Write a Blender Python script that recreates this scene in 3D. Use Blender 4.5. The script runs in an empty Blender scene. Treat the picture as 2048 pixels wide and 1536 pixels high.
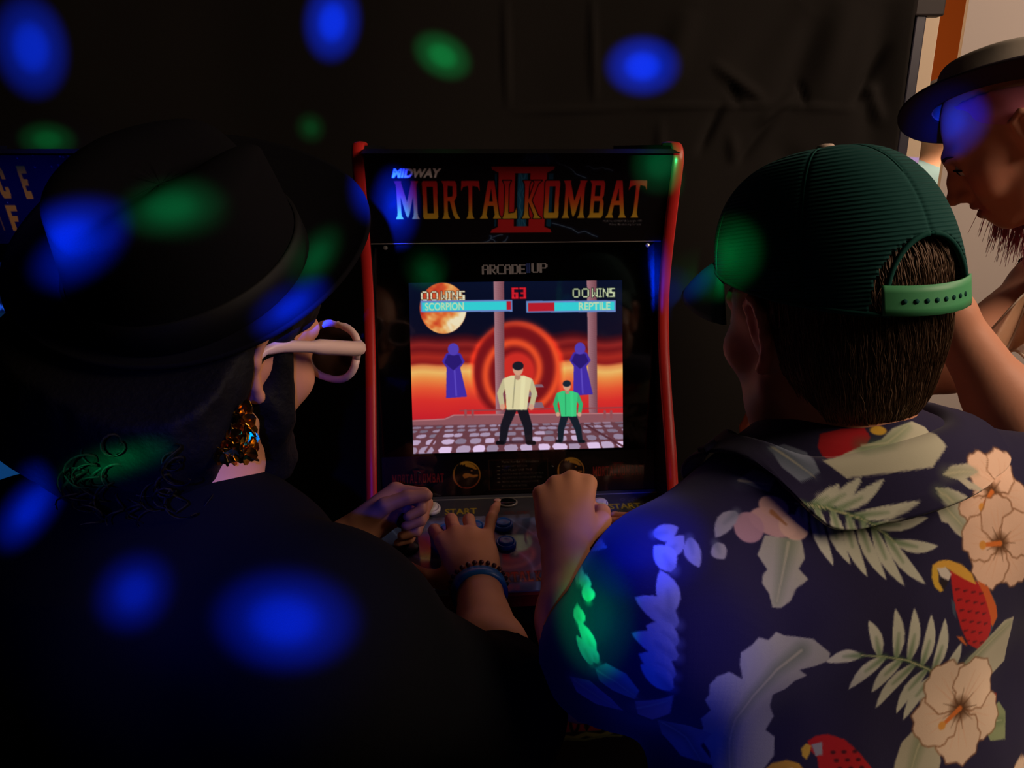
import bpy, math, random
import numpy as np
from mathutils import Vector, Matrix

rng = np.random.default_rng(7)
random.seed(7)
SC = bpy.context.scene
COL = SC.collection

# ------------------------------------------------------------------ camera, world, lights, exposure
PITCH = math.radians(17.0)
FPX = 1538.0
CAMZ = 1.40
cam_d = bpy.data.cameras.new('camera')
cam_d.sensor_width = 36.0
cam_d.lens = FPX / 2048.0 * 36.0
cam_d.clip_start = 0.02
cam = bpy.data.objects.new('camera', cam_d)
cam.location = (0, 0, CAMZ)
cam.rotation_euler = (math.pi / 2 - PITCH, 0, 0)
COL.objects.link(cam)
SC.camera = cam
SC.view_settings.view_transform = 'Standard'
SC.view_settings.look = 'None'
SC.view_settings.gamma = 1.0
SC.view_settings.use_curve_mapping = False
SC.view_settings.exposure = 0.0

world = bpy.data.worlds.new('world')
SC.world = world
world.use_nodes = True
world.node_tree.nodes['Background'].inputs[0].default_value = (0.9, 0.75, 0.65, 1)
world.node_tree.nodes['Background'].inputs[1].default_value = 0.005


def aim(o, target):
    d = Vector(target) - o.location
    o.rotation_euler = d.to_track_quat('-Z', 'Y').to_euler()


def area(name, loc, target, power, color, sx, sy=None):
    l = bpy.data.lights.new(name, 'AREA')
    l.shape = 'RECTANGLE'
    l.size = sx
    l.size_y = sy or sx
    l.energy = power
    l.color = color
    o = bpy.data.objects.new(name, l)
    o.location = loc
    COL.objects.link(o)
    aim(o, target)
    return o


# warm lamp of the next room, high on the right, and the lamp of the room beyond the doorway
area('warm_side_lamp', (1.75, 0.10, 2.25), (0.45, 0.75, 1.05), 24.0, (1.0, 0.74, 0.56), 0.9)
area('far_room_lamp', (1.75, 2.25, 2.5), (1.55, 3.6, 1.2), 65.0, (1.0, 0.75, 0.55), 0.8)
area('door_lamp', (1.9, 1.15, 2.45), (1.25, 1.9, 1.3), 9.0, (1.0, 0.74, 0.58), 0.3)

# party light: one projector high behind the players throwing narrow blue and green beams, plus a few added wide fills
BEAM = (-0.02, -0.20, 1.48)


def beam(name, target, power, color, deg, blend=1.0, shape=None):
    l = bpy.data.lights.new(name, 'SPOT')
    l.energy = power
    l.color = color
    l.spot_size = math.radians(deg)
    l.spot_blend = blend
    l.shadow_soft_size = 0.006
    o = bpy.data.objects.new(name, l)
    o.location = BEAM
    COL.objects.link(o)
    aim(o, target)
    if shape:
        o.rotation_euler = (o.rotation_euler.to_matrix() @ Matrix.Rotation(math.radians(shape[2]), 3, 'Z')).to_euler()
        o.scale = (shape[0], shape[1], 1)
    return o


BLUE = (0.0, 0.03, 1.0)
GREEN = (0.0, 1.0, 0.22)
BEAM_GAIN = 39.5
# the facets of the projector are not round: (width, height, turn) of some beams
SHAPES = {0: (.95, 1.35, -8), 1: (.9, 1.2, -15), 2: (1.25, .95, -5), 3: (1.15, .8, -25), 4: (1.2, .8, 0), 6: (.8, 1.3, 0), 10: (1.35, .85, 20), 11: (1.3, .8, 0),
          12: (.7, 1.3, -30), 13: (1.4, .7, 35), 14: (1.6, .45, 8), 15: (.75, 1.3, -35), 17: (1.3, .85, -12), 9: (.7, 1.3, 0), 20: (1.2, .9, 10), 21: (.8, 1.2, 0)}
# (where it lands, colour, peak radiance wanted, reflectance there, width of the beam in degrees)
for _i, (_t, _c, _L, _a, _w) in enumerate([
        ((-1.029, 1.784, 1.607), BLUE, 0.55, .016, 5.2), ((-0.383, 1.794, 1.658), BLUE, 0.8, .016, 5.0),
        ((0.283, 1.796, 1.571), BLUE, 0.9, .016, 4.8), ((-0.15, 1.794, 1.592), GREEN, 0.14, .017, 4.4),
        ((-1.028, 1.785, 1.419), GREEN, 0.06, .017, 3.4), ((-0.445, 1.79, 1.445), GREEN, 0.03, .017, 2.6),
        ((-0.170, 1.146, 1.318), BLUE, 2.0, .03, 4.6), ((0.215, 1.162, 1.378), GREEN, 0.10, .01, 4.6),
        ((-0.135, 1.196, 1.228), GREEN, 0.0015, .01, 4.0), ((0.222, 1.19, 1.228), BLUE, 0.3, .05, 3.4),
        ((-0.298, 0.528, 1.339), BLUE, 0.8, .006, 6.0), ((-0.226, 0.524, 1.363), GREEN, 0.09, .006, 5.4),
        ((-0.163, 0.656, 1.31), GREEN, 0.07, .006, 4.2), ((-0.166, 0.572, 1.286), BLUE, 0.7, .006, 4.2),
        ((-0.272, 0.488, 1.195), GREEN, 0.06, .006, 5.0), ((-0.377, 0.55, 1.132), BLUE, 0.6, .006, 4.6),
        ((-0.268, 0.490, 1.095), BLUE, 0.30, .006, 5.0), ((-0.143, 0.416, 1.119), BLUE, 0.5, .006, 7.4),
        ((0.175, 0.66, 1.315), GREEN, 0.32, .10, 6.0), ((0.165, 0.74, 1.290), BLUE, 0.9, .09, 4.6),
        ((0.097, 0.541, 1.105), BLUE, 0.95, .20, 8.6), ((0.066, 0.540, 1.04), GREEN, 0.22, .10, 7.0),
        ((0.610, 1.140, 1.435), BLUE, 1.0, .30, 5.0), ((0.12, 0.50, 1.03), BLUE, 0.035, .06, 26.0),
        ((-0.22, 0.50, 1.12), BLUE, 0.010, .006, 30.0), ((-0.70, 1.15, 1.33), BLUE, 0.022, .05, 14.0)]):  # last three: wide dim blue fills added for spill and to lift the blue cabinet
    _r = (Vector(_t) - Vector(BEAM)).length
    # a bright core inside a wider soft skirt
    for _f, _g in ((.46, .58), (.86, .42)):
        beam('beam', _t, BEAM_GAIN * _g * _L / _a * _r * _r, _c, _w * _f, 1.0, SHAPES.get(_i))


# ------------------------------------------------------------------ helpers
cP, sP = math.cos(PITCH), math.sin(PITCH)


def P(px, py, d):
    """world point seen at a photo position at a depth d along the view axis"""
    u = (px - 1024) / FPX
    v = (768 - py) / FPX
    return np.array([d * u, d * (cP + v * sP), CAMZ + d * (-sP + v * cP)])


def lin(c):
    c = np.asarray(c, float) / 255.0
    return np.where(c <= 0.04045, c / 12.92, ((c + 0.055) / 1.055) ** 2.4)


def col4(c):
    return (*[float(x) for x in lin(c)], 1.0)


def mat(name, c=None, rough=0.6, spec=0.3, metal=0.0, attr=False, bump=None, emit=None, var=None, sheen=0.0, alpha=None, gain=1.0):
    m = bpy.data.materials.new(name)
    m.use_nodes = True
    nt = m.node_tree
    b = nt.nodes['Principled BSDF']
    b.inputs['Roughness'].default_value = rough
    b.inputs['Specular IOR Level'].default_value = spec
    b.inputs['Metallic'].default_value = metal
    if sheen:
        b.inputs['Sheen Weight'].default_value = sheen
    if c is not None:
        b.inputs['Base Color'].default_value = col4(c)
    if attr:
        a = nt.nodes.new('ShaderNodeVertexColor')
        a.layer_name = 'Col'
        if emit is not None:
            b.inputs['Base Color'].default_value = (0.0, 0.0, 0.0, 1)
            nt.links.new(a.outputs['Color'], b.inputs['Emission Color'])
            b.inputs['Emission Strength'].default_value = emit
        else:
            nt.links.new(a.outputs['Color'], b.inputs['Base Color'])
    elif emit is not None:
        b.inputs['Emission Color'].default_value = col4(c)
        b.inputs['Emission Strength'].default_value = emit
    if var is not None and c is not None:
        sc, c2 = var
        n = nt.nodes.new('ShaderNodeTexNoise')
        n.inputs['Scale'].default_value = sc
        n.inputs['Detail'].default_value = 4
        tc = nt.nodes.new('ShaderNodeTexCoord')
        nt.links.new(tc.outputs['Object'], n.inputs['Vector'])
        mx = nt.nodes.new('ShaderNodeMix')
        mx.data_type = 'RGBA'
        mx.inputs['A'].default_value = col4(c)
        mx.inputs['B'].default_value = col4(c2)
        nt.links.new(n.outputs['Fac'], mx.inputs['Factor'])
        nt.links.new(mx.outputs['Result'], b.inputs['Base Color'])
    if bump is not None:
        kind, sc, st, dist = bump
        tc = nt.nodes.new('ShaderNodeTexCoord')
        if kind == 'wave':
            n = nt.nodes.new('ShaderNodeTexWave')
            n.bands_direction = 'Z'
            out = 'Fac'
        elif kind == 'voronoi':
            n = nt.nodes.new('ShaderNodeTexVoronoi')
            out = 'Distance'
        else:
            n = nt.nodes.new('ShaderNodeTexNoise')
            n.inputs['Detail'].default_value = 3
            out = 'Fac'
        n.inputs['Scale'].default_value = sc
        nt.links.new(tc.outputs['Object'], n.inputs['Vector'])
        bp = nt.nodes.new('ShaderNodeBump')
        bp.inputs['Strength'].default_value = st
        bp.inputs['Distance'].default_value = dist
        nt.links.new(n.outputs[out], bp.inputs['Height'])
        nt.links.new(bp.outputs['Normal'], b.inputs['Normal'])
    if alpha is not None:
        b.inputs['Alpha'].default_value = alpha
    return m


def clear_mat(name, tint=(255, 255, 255), gloss=0.08, rough=0.08):
    """thin clear acrylic: passes light, keeps a faint gloss"""
    m = bpy.data.materials.new(name)
    m.use_nodes = True
    nt = m.node_tree
    nt.nodes.clear()
    o = nt.nodes.new('ShaderNodeOutputMaterial')
    mx = nt.nodes.new('ShaderNodeMixShader')
    t = nt.nodes.new('ShaderNodeBsdfTransparent')
    t.inputs[0].default_value = col4(tint)
    g = nt.nodes.new('ShaderNodeBsdfGlossy')
    g.inputs['Roughness'].default_value = rough
    mx.inputs[0].default_value = gloss
    nt.links.new(t.outputs[0], mx.inputs[1])
    nt.links.new(g.outputs[0], mx.inputs[2])
    nt.links.new(mx.outputs[0], o.inputs[0])
    return m


def fast_mesh(name, V, F, color=None, smooth=True):
    V = np.ascontiguousarray(V, np.float32)
    F = np.ascontiguousarray(F, np.int32)
    me = bpy.data.meshes.new(name)
    n, k = F.shape
    me.vertices.add(len(V))
    me.vertices.foreach_set('co', V.ravel())
    me.loops.add(n * k)
    me.loops.foreach_set('vertex_index', F.ravel())
    me.polygons.add(n)
    me.polygons.foreach_set('loop_start', np.arange(0, n * k, k, dtype=np.int32))
    if smooth:
        me.polygons.foreach_set('use_smooth', np.ones(n, bool))
    me.update(calc_edges=True)
    if color is not None:
        a = me.color_attributes.new('Col', 'FLOAT_COLOR', 'POINT')
        c4 = np.ones((len(V), 4), np.float32)
        c4[:, :3] = color
        a.data.foreach_set('color', c4.ravel())
    return me


def link(name, me, m=None, parent=None, loc=None):
    o = bpy.data.objects.new(name, me)
    COL.objects.link(o)
    if m is not None and me is not None:
        me.materials.append(m)
    if parent is not None:
        o.parent = parent
    if loc is not None:
        o.location = loc
    return o


def thing(name, label, cat, loc=(0, 0, 0), rz=0.0, group=None):
    o = bpy.data.objects.new(name, None)
    COL.objects.link(o)
    o.location = loc
    o.rotation_euler = (0, 0, rz)
    o['label'] = label
    o['category'] = cat
    if group:
        o['group'] = group
    return o


def tag(o, label, cat, group=None):
    o['label'] = label
    o['category'] = cat
    if group:
        o['group'] = group
    return o


class MB:
    """collects simple solids into one mesh"""

    def __init__(s):
        s.v = []
        s.f = []

    def add(s, V, F):
        o = len(s.v)
        s.v += [tuple(map(float, p)) for p in V]
        s.f += [tuple(i + o for i in q) for q in F]

    def box(s, lo, hi):
        x0, y0, z0 = lo
        x1, y1, z1 = hi
        s.add([(x0, y0, z0), (x1, y0, z0), (x1, y1, z0), (x0, y1, z0), (x0, y0, z1), (x1, y0, z1), (x1, y1, z1), (x0, y1, z1)],
              [(3, 2, 1, 0), (4, 5, 6, 7), (0, 1, 5, 4), (1, 2, 6, 5), (2, 3, 7, 6), (3, 0, 4, 7)])
        return s

    def hull8(s, bottom, top):
        s.add(list(bottom) + list(top), [(3, 2, 1, 0), (4, 5, 6, 7), (0, 1, 5, 4), (1, 2, 6, 5), (2, 3, 7, 6), (3, 0, 4, 7)])
        return s

    def prism(s, prof, x0, x1):
        """profile of (y, z) points, extruded along x"""
        n = len(prof)
        V = [(x0, y, z) for y, z in prof] + [(x1, y, z) for y, z in prof]
        F = [tuple(range(n - 1, -1, -1)), tuple(range(n, 2 * n))]
        F += [(i, (i + 1) % n, n + (i + 1) % n, n + i) for i in range(n)]
        s.add(V, F)
        return s

    def lathe(s, prof, axis_o=(0, 0, 0), M=None, seg=28):
        """profile of (r, z); closed at both ends by its own points"""
        V = []
        for r, z in prof:
            for k in range(seg):
                a = 2 * math.pi * k / seg
                V.append(np.array([r * math.cos(a), r * math.sin(a), z]))
        V = np.array(V)
        if M is not None:
            V = V @ np.asarray(M).T
        V = V + np.asarray(axis_o)
        F = []
        n = len(prof)
        for i in range(n - 1):
            for k in range(seg):
                a, b = i * seg + k, i * seg + (k + 1) % seg
                F.append((a, b, b + seg, a + seg))
        F.append(tuple(range(seg - 1, -1, -1)))
        F.append(tuple((n - 1) * seg + k for k in range(seg)))
        s.add(V, F)
        return s

    def tube(s, pts, rad, seg=8, flat=1.0):
        V, F = tube_arrays(np.asarray(pts, float), rad, seg, flat)
        s.add(V, [tuple(int(i) for i in q) for q in F])
        n = len(pts)
        o = len(s.v) - len(V)
        s.f.append(tuple(o + k for k in range(seg - 1, -1, -1)))
        s.f.append(tuple(o + (n - 1) * seg + k for k in range(seg)))
        return s

    def build(s, name, m, parent=None, smooth=False, bevel=None, loc=None):
        me = bpy.data.meshes.new(name)
        me.from_pydata(s.v, [], s.f)
        me.update()
        if smooth:
            me.polygons.foreach_set('use_smooth', np.ones(len(me.polygons), bool))
        o = link(name, me, m, parent, loc)
        if bevel:
            b = o.modifiers.new('bevel', 'BEVEL')
            b.width = bevel
            b.segments = 2
            b.limit_method = 'ANGLE'
        return o


def tube_arrays(pts, rad, seg=8, flat=1.0):
    n = len(pts)
    rad = np.broadcast_to(np.asarray(rad, float), (n,))
    T = np.gradient(pts, axis=0)
    T /= np.linalg.norm(T, axis=1, keepdims=True) + 1e-9
    up = np.array([0.0, 0, 1]) if abs(T[0][2]) < 0.9 else np.array([1.0, 0, 0])
    A = np.cross(T, up)
    A /= np.linalg.norm(A, axis=1, keepdims=True) + 1e-9
    B = np.cross(T, A)
    a = np.arange(seg) * 2 * math.pi / seg
    V = pts[:, None, :] + rad[:, None, None] * (np.cos(a)[None, :, None] * A[:, None, :] + flat * np.sin(a)[None, :, None] * B[:, None, :])
    V = V.reshape(-1, 3)
    i = np.arange(n - 1)[:, None] * seg
    k = np.arange(seg)[None, :]
    k2 = (k + 1) % seg
    F = np.stack([i + k, i + k2, i + seg + k2, i + seg + k], -1).reshape(-1, 4)
    return V, F


def strands(name, paths, radii, m, parent, seg=4):
    VV, FF, o = [], [], 0
    for p, r in zip(paths, radii):
        V, F = tube_arrays(np.asarray(p, float), r, seg)
        VV.append(V)
        FF.append(F + o)
        o += len(V)
    me = fast_mesh(name, np.concatenate(VV), np.concatenate(FF))
    ob = link(name, me, m, parent)
    ob['kind'] = 'stuff'
    return ob


def smoothpath(pts, n):
    """Catmull-Rom through pts"""
    pts = np.asarray(pts, float)
    q = np.vstack([2 * pts[0] - pts[1], pts, 2 * pts[-1] - pts[-2]])
    out = []
    m = len(pts) - 1
    for t in np.linspace(0, m - 1e-6, n):
        i = int(t)
        f = t - i
        a, b, c, d = q[i], q[i + 1], q[i + 2], q[i + 3]
        out.append(0.5 * (2 * b + (c - a) * f + (2 * a - 5 * b + 4 * c - d) * f * f + (3 * b - a - 3 * c + d) * f ** 3))
    return np.array(out)


def vnoise(p, seed=0, n=7, f=1.0):
    """cheap smooth noise: sum of plane waves"""
    r = np.random.default_rng(seed)
    out = np.zeros(p.shape[:-1])
    for _ in range(n):
        k = r.normal(size=p.shape[-1])
        k = k / np.linalg.norm(k) * f * r.uniform(0.6, 1.6)
        out += np.sin(p @ k + r.uniform(0, 6.28))
    return out / n


# ------------------------------------------------------------------ flat print: a small painter
class Canvas:
    def __init__(s, w, h, bg=(0, 0, 0)):
        s.w, s.h = w, h
        s.a = np.zeros((h, w, 3)) + np.asarray(bg, float)
        s.X, s.Y = np.meshgrid(np.arange(w) + 0.5, np.arange(h) + 0.5)

    def _paint(s, sl, m, c):
        sub = s.a[sl]
        if callable(c):
            c = c(s.X[sl], s.Y[sl])
        c = np.asarray(c, float)
        s.a[sl] = sub * (1 - m[..., None]) + (c if c.ndim == 3 else c[None, None, :]) * m[..., None]

    def _sl(s, x0, x1, y0, y1):
        x0 = max(0, int(x0) - 1)
        y0 = max(0, int(y0) - 1)
        x1 = min(s.w, int(x1) + 2)
        y1 = min(s.h, int(y1) + 2)
        if x1 <= x0 or y1 <= y0:
            return None
        return (slice(y0, y1), slice(x0, x1))

    def poly(s, pts, c, op=1.0, holes=()):
        pts = np.asarray(pts, float)
        sl = s._sl(pts[:, 0].min(), pts[:, 0].max(), pts[:, 1].min(), pts[:, 1].max())
        if sl is None:
            return
        acc = 0
        for ox, oy in ((-.25, -.25), (.25, -.25), (-.25, .25), (.25, .25)):
            X, Y = s.X[sl] + ox, s.Y[sl] + oy
            ins = np.zeros(X.shape, bool)
            for q in (pts, *[np.asarray(h, float) for h in holes]):
                for (xa, ya), (xb, yb) in zip(q, np.roll(q, -1, 0)):
                    if ya == yb:
                        continue
                    cnd = (ya > Y) != (yb > Y)
                    ins ^= cnd & (X < (xb - xa) * (Y - ya) / (yb - ya) + xa)
            acc = acc + ins
        s._paint(sl, acc / 4 * op, c)

    def ell(s, cx, cy, rx, ry, c, rot=0.0, op=1.0, soft=0.0):
        R = max(rx, ry) * (1 + soft)
        sl = s._sl(cx - R, cx + R, cy - R, cy + R)
        if sl is None:
            return
        dx, dy = s.X[sl] - cx, s.Y[sl] - cy
        ca, sa = math.cos(rot), math.sin(rot)
        q = np.hypot((dx * ca + dy * sa) / rx, (-dx * sa + dy * ca) / ry)
        w = soft if soft > 0 else 1.0 / min(rx, ry)
        s._paint(sl, np.clip((1 - q) / w + 0.5, 0, 1) * op, c)

    def ring(s, cx, cy, rx, ry, w, c, op=1.0, a0=None, a1=None, soft=0.6):
        R = max(rx, ry) + w * 2
        sl = s._sl(cx - R, cx + R, cy - R, cy + R)
        if sl is None:
            return
        dx, dy = s.X[sl] - cx, s.Y[sl] - cy
        q = np.abs(np.hypot(dx / rx, dy / ry) - 1) * min(rx, ry)
        m = np.clip((w / 2 - q) / (w * soft / 2) + 0.0, 0, 1)
        if a0 is not None:
            an = np.degrees(np.arctan2(-dy, dx))
            m = m * ((an >= a0) & (an <= a1))
        s._paint(sl, m * op, c)

    def line(s, pts, w, c, op=1.0, w2=None, soft=1.0):
        pts = np.asarray(pts, float)
        R = max(w, w2 or 0)
        sl = s._sl(pts[:, 0].min() - R, pts[:, 0].max() + R, pts[:, 1].min() - R, pts[:, 1].max() + R)
        if sl is None:
            return
        best = np.full(s.X[sl].shape, -1e9)
        n = len(pts) - 1
        for i, ((xa, ya), (xb, yb)) in enumerate(zip(pts[:-1], pts[1:])):
            dx, dy = xb - xa, yb - ya
            t = np.clip(((s.X[sl] - xa) * dx + (s.Y[sl] - ya) * dy) / (dx * dx + dy * dy + 1e-9), 0, 1)
            d = np.hypot(s.X[sl] - xa - t * dx, s.Y[sl] - ya - t * dy)
            wi = w + ((w2 if w2 is not None else w) - w) * (i + t) / n
            best = np.maximum(best, wi / 2 - d)
        s._paint(sl, np.clip(best / soft + 0.5, 0, 1) * op, c)

    def leaflet(s, a, b, w, c, c2=None):
        a, b = np.asarray(a, float), np.asarray(b, float)
        d = b - a
        n = np.array([-d[1], d[0]]) / (np.linalg.norm(d) + 1e-9)
        t = np.array([0, .12, .3, .5, .7, .88, 1])
        pw = np.array([.25, .62, .95, 1, .8, .42, 0]) * w / 2
        sag = 0.06 * np.linalg.norm(d) * np.sin(t * math.pi)
        L = [a + d * q + n * (p + sg) for q, p, sg in zip(t, pw, sag)]
        Rr = [a + d * q + n * (-p + sg) for q, p, sg in zip(t, pw, sag)]
        s.poly(L + Rr[::-1], c)
        if c2 is not None:
            s.line([a, a + d * .5 + n * sag[3]], w * .5, c2, .55, w * .1, soft=w * .3)

    def tris(s, T, c, op=1.0):
        """paint many triangles as one figure"""
        T = np.asarray(T, float)
        if not len(T):
            return
        sl = s._sl(T[..., 0].min(), T[..., 0].max(), T[..., 1].min(), T[..., 1].max())
        if sl is None:
            return
        m = np.zeros(s.X[sl].shape)
        x0, y0 = sl[1].start, sl[0].start
        for t in T:
            q = s._sl(t[:, 0].min(), t[:, 0].max(), t[:, 1].min(), t[:, 1].max())
            if q is None:
                continue
            acc = 0
            for ox, oy in ((-.25, -.25), (.25, -.25), (-.25, .25), (.25, .25)):
                X, Y = s.X[q] + ox, s.Y[q] + oy
                e = []
                for (xa, ya), (xb, yb) in zip(t, np.roll(t, -1, 0)):
                    e.append((xb - xa) * (Y - ya) - (yb - ya) * (X - xa))
                e = np.array(e)
                acc = acc + (np.all(e >= 0, 0) | np.all(e <= 0, 0))
            mm = m[q[0].start - y0:q[0].stop - y0, q[1].start - x0:q[1].stop - x0]
            np.clip(mm + acc / 4, 0, 1, out=mm)
        s._paint(sl, m * op, c)

    def pix(s, text, x, y, pw, ph, c, gap=1.0, edge=None):
        """bitmap lettering"""
        for e in ([edge] if edge is not None else []) + [None]:
            cx = x
            for ch in text:
                g = GLYPH.get(ch)
                if g is None:
                    cx += pw * 4
                    continue
                for r, row in enumerate(g):
                    for k, b in enumerate(row):
                        if b == '#':
                            x0, y0 = cx + k * pw, y + r * ph
                            if e is not None:
                                s.poly([(x0 - pw * .35, y0 - ph * .35), (x0 + pw * 1.35, y0 - ph * .35), (x0 + pw * 1.35, y0 + ph * 1.35), (x0 - pw * .35, y0 + ph * 1.35)], e)
                            else:
                                s.poly([(x0, y0), (x0 + pw, y0), (x0 + pw, y0 + ph), (x0, y0 + ph)], c)
                cx += pw * (len(g[0]) + gap)
        return cx

    def sample(s, x, y):
        x = np.clip(x - 0.5, 0, s.w - 1.001)
        y = np.clip(y - 0.5, 0, s.h - 1.001)
        i, j = x.astype(int), y.astype(int)
        fx, fy = (x - i)[..., None], (y - j)[..., None]
        a = s.a
        return (a[j, i] * (1 - fx) + a[j, i + 1] * fx) * (1 - fy) + (a[j + 1, i] * (1 - fx) + a[j + 1, i + 1] * fx) * fy


GLYPH = {k: v.split('/') for k, v in {
    'A': '.###./#...#/#...#/#####/#...#/#...#/#...#', 'R': '####./#...#/#...#/####./#.#../#..#./#...#',
    'C': '.####/#..../#..../#..../#..../#..../.####', 'D': '####./#...#/#...#/#...#/#...#/#...#/####.',
    'E': '#####/#..../#..../####./#..../#..../#####', '1': '.##/###/.##/.##/.##/.##/.##', 'U': '#...#/#...#/#...#/#...#/#...#/#...#/.###.',
    'P': '####./#...#/#...#/####./#..../#..../#....', '0': '.###./#...#/#...#/#...#/#...#/#...#/.###.',
    'W': '#...#/#...#/#...#/#.#.#/#.#.#/##.##/#...#', 'I': '###/.#./.#./.#./.#./.#./###', 'N': '#...#/##..#/##..#/#.#.#/#..##/#..##/#...#',
    'S': '#####/##.../##.../#####/...##/...##/#####', 'O': '.###./#...#/#...#/#...#/#...#/#...#/.###.', 'T': '#####/..#../..#../..#../..#../..#../..#..',
    'L': '#..../#..../#..../#..../#..../#..../#####', '6': '#####/##.../##.../#####/##.##/##.##/#####', '3': '#####/...##/...##/.####/...##/...##/#####',
}.items()}


def quadmap(TL, TR, BR, BL, w, h):
    """photo position -> canvas position inside a nearly frontal quad"""
    TL, TR, BR, BL = map(np.array, (TL, TR, BR, BL))

    def f(x, y):
        u, v = .5, .5
        for _ in range(8):
            xl = TL[0] + (BL[0] - TL[0]) * v
            xr = TR[0] + (BR[0] - TR[0]) * v
            u = (x - xl) / (xr - xl)
            yt = TL[1] + (TR[1] - TL[1]) * u
            yb = BL[1] + (BR[1] - BL[1]) * u
            v = (y - yt) / (yb - yt)
        return (u * w, v * h)
    return f


_tt = {}


def text_tris(body, bold=0.0):
    """triangles of the built-in lettering, height of a capital = 1"""
    key = (body, bold)
    if key not in _tt:
        cu = bpy.data.curves.new('lettering', 'FONT')
        cu.body = body
        cu.size = 1.0
        cu.offset = bold
        cu.resolution_u = 4
        o = bpy.data.objects.new('lettering', cu)
        COL.objects.link(o)
        me = o.to_mesh()
        me.calc_loop_triangles()
        V = np.array([v.co[:2] for v in me.vertices]).reshape(-1, 2)
        T = np.array([t.vertices[:] for t in me.loop_triangles], int)
        r = V[T] if len(T) else np.zeros((0, 3, 2))
        o.to_mesh_clear()
        bpy.data.objects.remove(o)
        bpy.data.curves.remove(cu)
        if len(r):
            r = r - np.array([r[..., 0].min(), 0])
            r = r / 0.729
        _tt[key] = r
    return _tt[key]


def put_text(cv, body, x0, x1, yb, h, c, bold=0.0, shear=0.0, rot=0.0, op=1.0):
    """letters between x0 and x1 with their feet on yb, h tall (canvas units, y down)"""
    T = text_tris(body, bold).copy()
    W = T[..., 0].max()
    x = T[..., 0] / W * (x1 - x0)
    y = T[..., 1] * h
    x = x + y * shear
    ca, sa = math.cos(rot), math.sin(rot)
    cv.tris(np.stack([x0 + x * ca + y * sa, yb - (y * ca - x * sa)], -1), c, op)


def panel(name, cv, fmap, m, parent, step=1.0, gain=1.0):
    """a printed surface: grid whose points carry the print's colour; fmap(u, v) -> points"""
    nx, ny = int(cv.w / step) + 1, int(cv.h / step) + 1
    u, v = np.meshgrid(np.linspace(0, 1, nx), np.linspace(0, 1, ny))
    V = fmap(u.ravel(), v.ravel())
    C = lin(np.clip(cv.sample(u.ravel() * cv.w, v.ravel() * cv.h), 0, 255)) * gain
    i, j = np.meshgrid(np.arange(nx - 1), np.arange(ny - 1))
    a = (j * nx + i).ravel()
    F = np.stack([a, a + nx, a + nx + 1, a + 1], -1)
    return link(name, fast_mesh(name, V, F, C), m, parent)


# ------------------------------------------------------------------ organic shapes: blended solids meshed as one surface
def rotz(a):
    c, s = math.cos(a), math.sin(a)
    return np.array([[c, -s, 0], [s, c, 0], [0, 0, 1.0]])


def rotx(a):
    c, s = math.cos(a), math.sin(a)
    return np.array([[1.0, 0, 0], [0, c, -s], [0, s, c]])


def roty(a):
    c, s = math.cos(a), math.sin(a)
    return np.array([[c, 0, s], [0, 1.0, 0], [-s, 0, c]])


I3 = np.eye(3)


def cap(a, b, r1, r2=None, k=0.02, op='u'):
    a, b = np.asarray(a, float), np.asarray(b, float)
    r2 = r1 if r2 is None else r2
    return dict(t='c', a=a, b=b, r1=r1, r2=r2, k=k, op=op, ctr=(a + b) / 2, rad=np.linalg.norm(b - a) / 2 + max(r1, r2))


def ell(c, r, R=I3, k=0.02, op='u'):
    c = np.asarray(c, float)
    r = np.asarray(r, float) if np.ndim(r) else np.array([r, r, r], float)
    return dict(t='e', c=c, r=r, R=np.asarray(R), k=k, op=op, ctr=c, rad=r.max())


def chain(pts, rad, k=0.01, op='u'):
    return [cap(a, b, ra, rb, k, op) for a, b, ra, rb in zip(pts[:-1], pts[1:], rad[:-1], rad[1:])]


def xf(prims, M, T, s=1.0):
    """move solids from a local frame into the world"""
    out = []
    M = np.asarray(M)
    for p in prims:
        q = dict(p)
        if p['t'] == 'c':
            q['a'] = M @ p['a'] * s + T
            q['b'] = M @ p['b'] * s + T
            q['r1'], q['r2'] = p['r1'] * s, p['r2'] * s
        else:
            q['c'] = M @ p['c'] * s + T
            q['r'] = p['r'] * s
            q['R'] = M @ p['R']
        q['k'] = p['k'] * s
        q['ctr'] = M @ p['ctr'] * s + T
        q['rad'] = p['rad'] * s
        out.append(q)
    return out


def grow(prims, d, k=None):
    out = []
    for p in prims:
        if p['op'] != 'u':
            continue
        q = dict(p)
        if p['t'] == 'c':
            q['r1'], q['r2'] = p['r1'] + d, p['r2'] + d
        else:
            q['r'] = p['r'] + d
        q['rad'] = p['rad'] + d
        if k:
            q['k'] = k
        out.append(q)
    return out


def one(p, X):
    if p['t'] == 'c':
        ab = p['b'] - p['a']
        pa = X - p['a']
        t = np.clip(pa @ ab / (ab @ ab + 1e-12), 0, 1)
        return np.sqrt(((pa - t[:, None] * ab) ** 2).sum(1)) - (p['r1'] + (p['r2'] - p['r1']) * t)
    q = (X - p['c']) @ p['R']
    k0 = np.sqrt(((q / p['r']) ** 2).sum(1))
    k1 = np.sqrt(((q / p['r'] ** 2) ** 2).sum(1)) + 1e-9
    return np.where(k0 < 1e-3, -p['r'].min(), k0 * (k0 - 1) / k1)


def sdf(prims, X):
    d = np.full(len(X), 1.0)
    for p in prims:
        e = one(p, X)
        k = p['k']
        if p['op'] == 'u':
            h = np.maximum(k - np.abs(d - e), 0) / k
            d = np.minimum(d, e) - h * h * k * 0.25
        else:
            e = -e
            h = np.maximum(k - np.abs(d - e), 0) / k
            d = np.maximum(d, e) + h * h * k * 0.25
    return d


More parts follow.
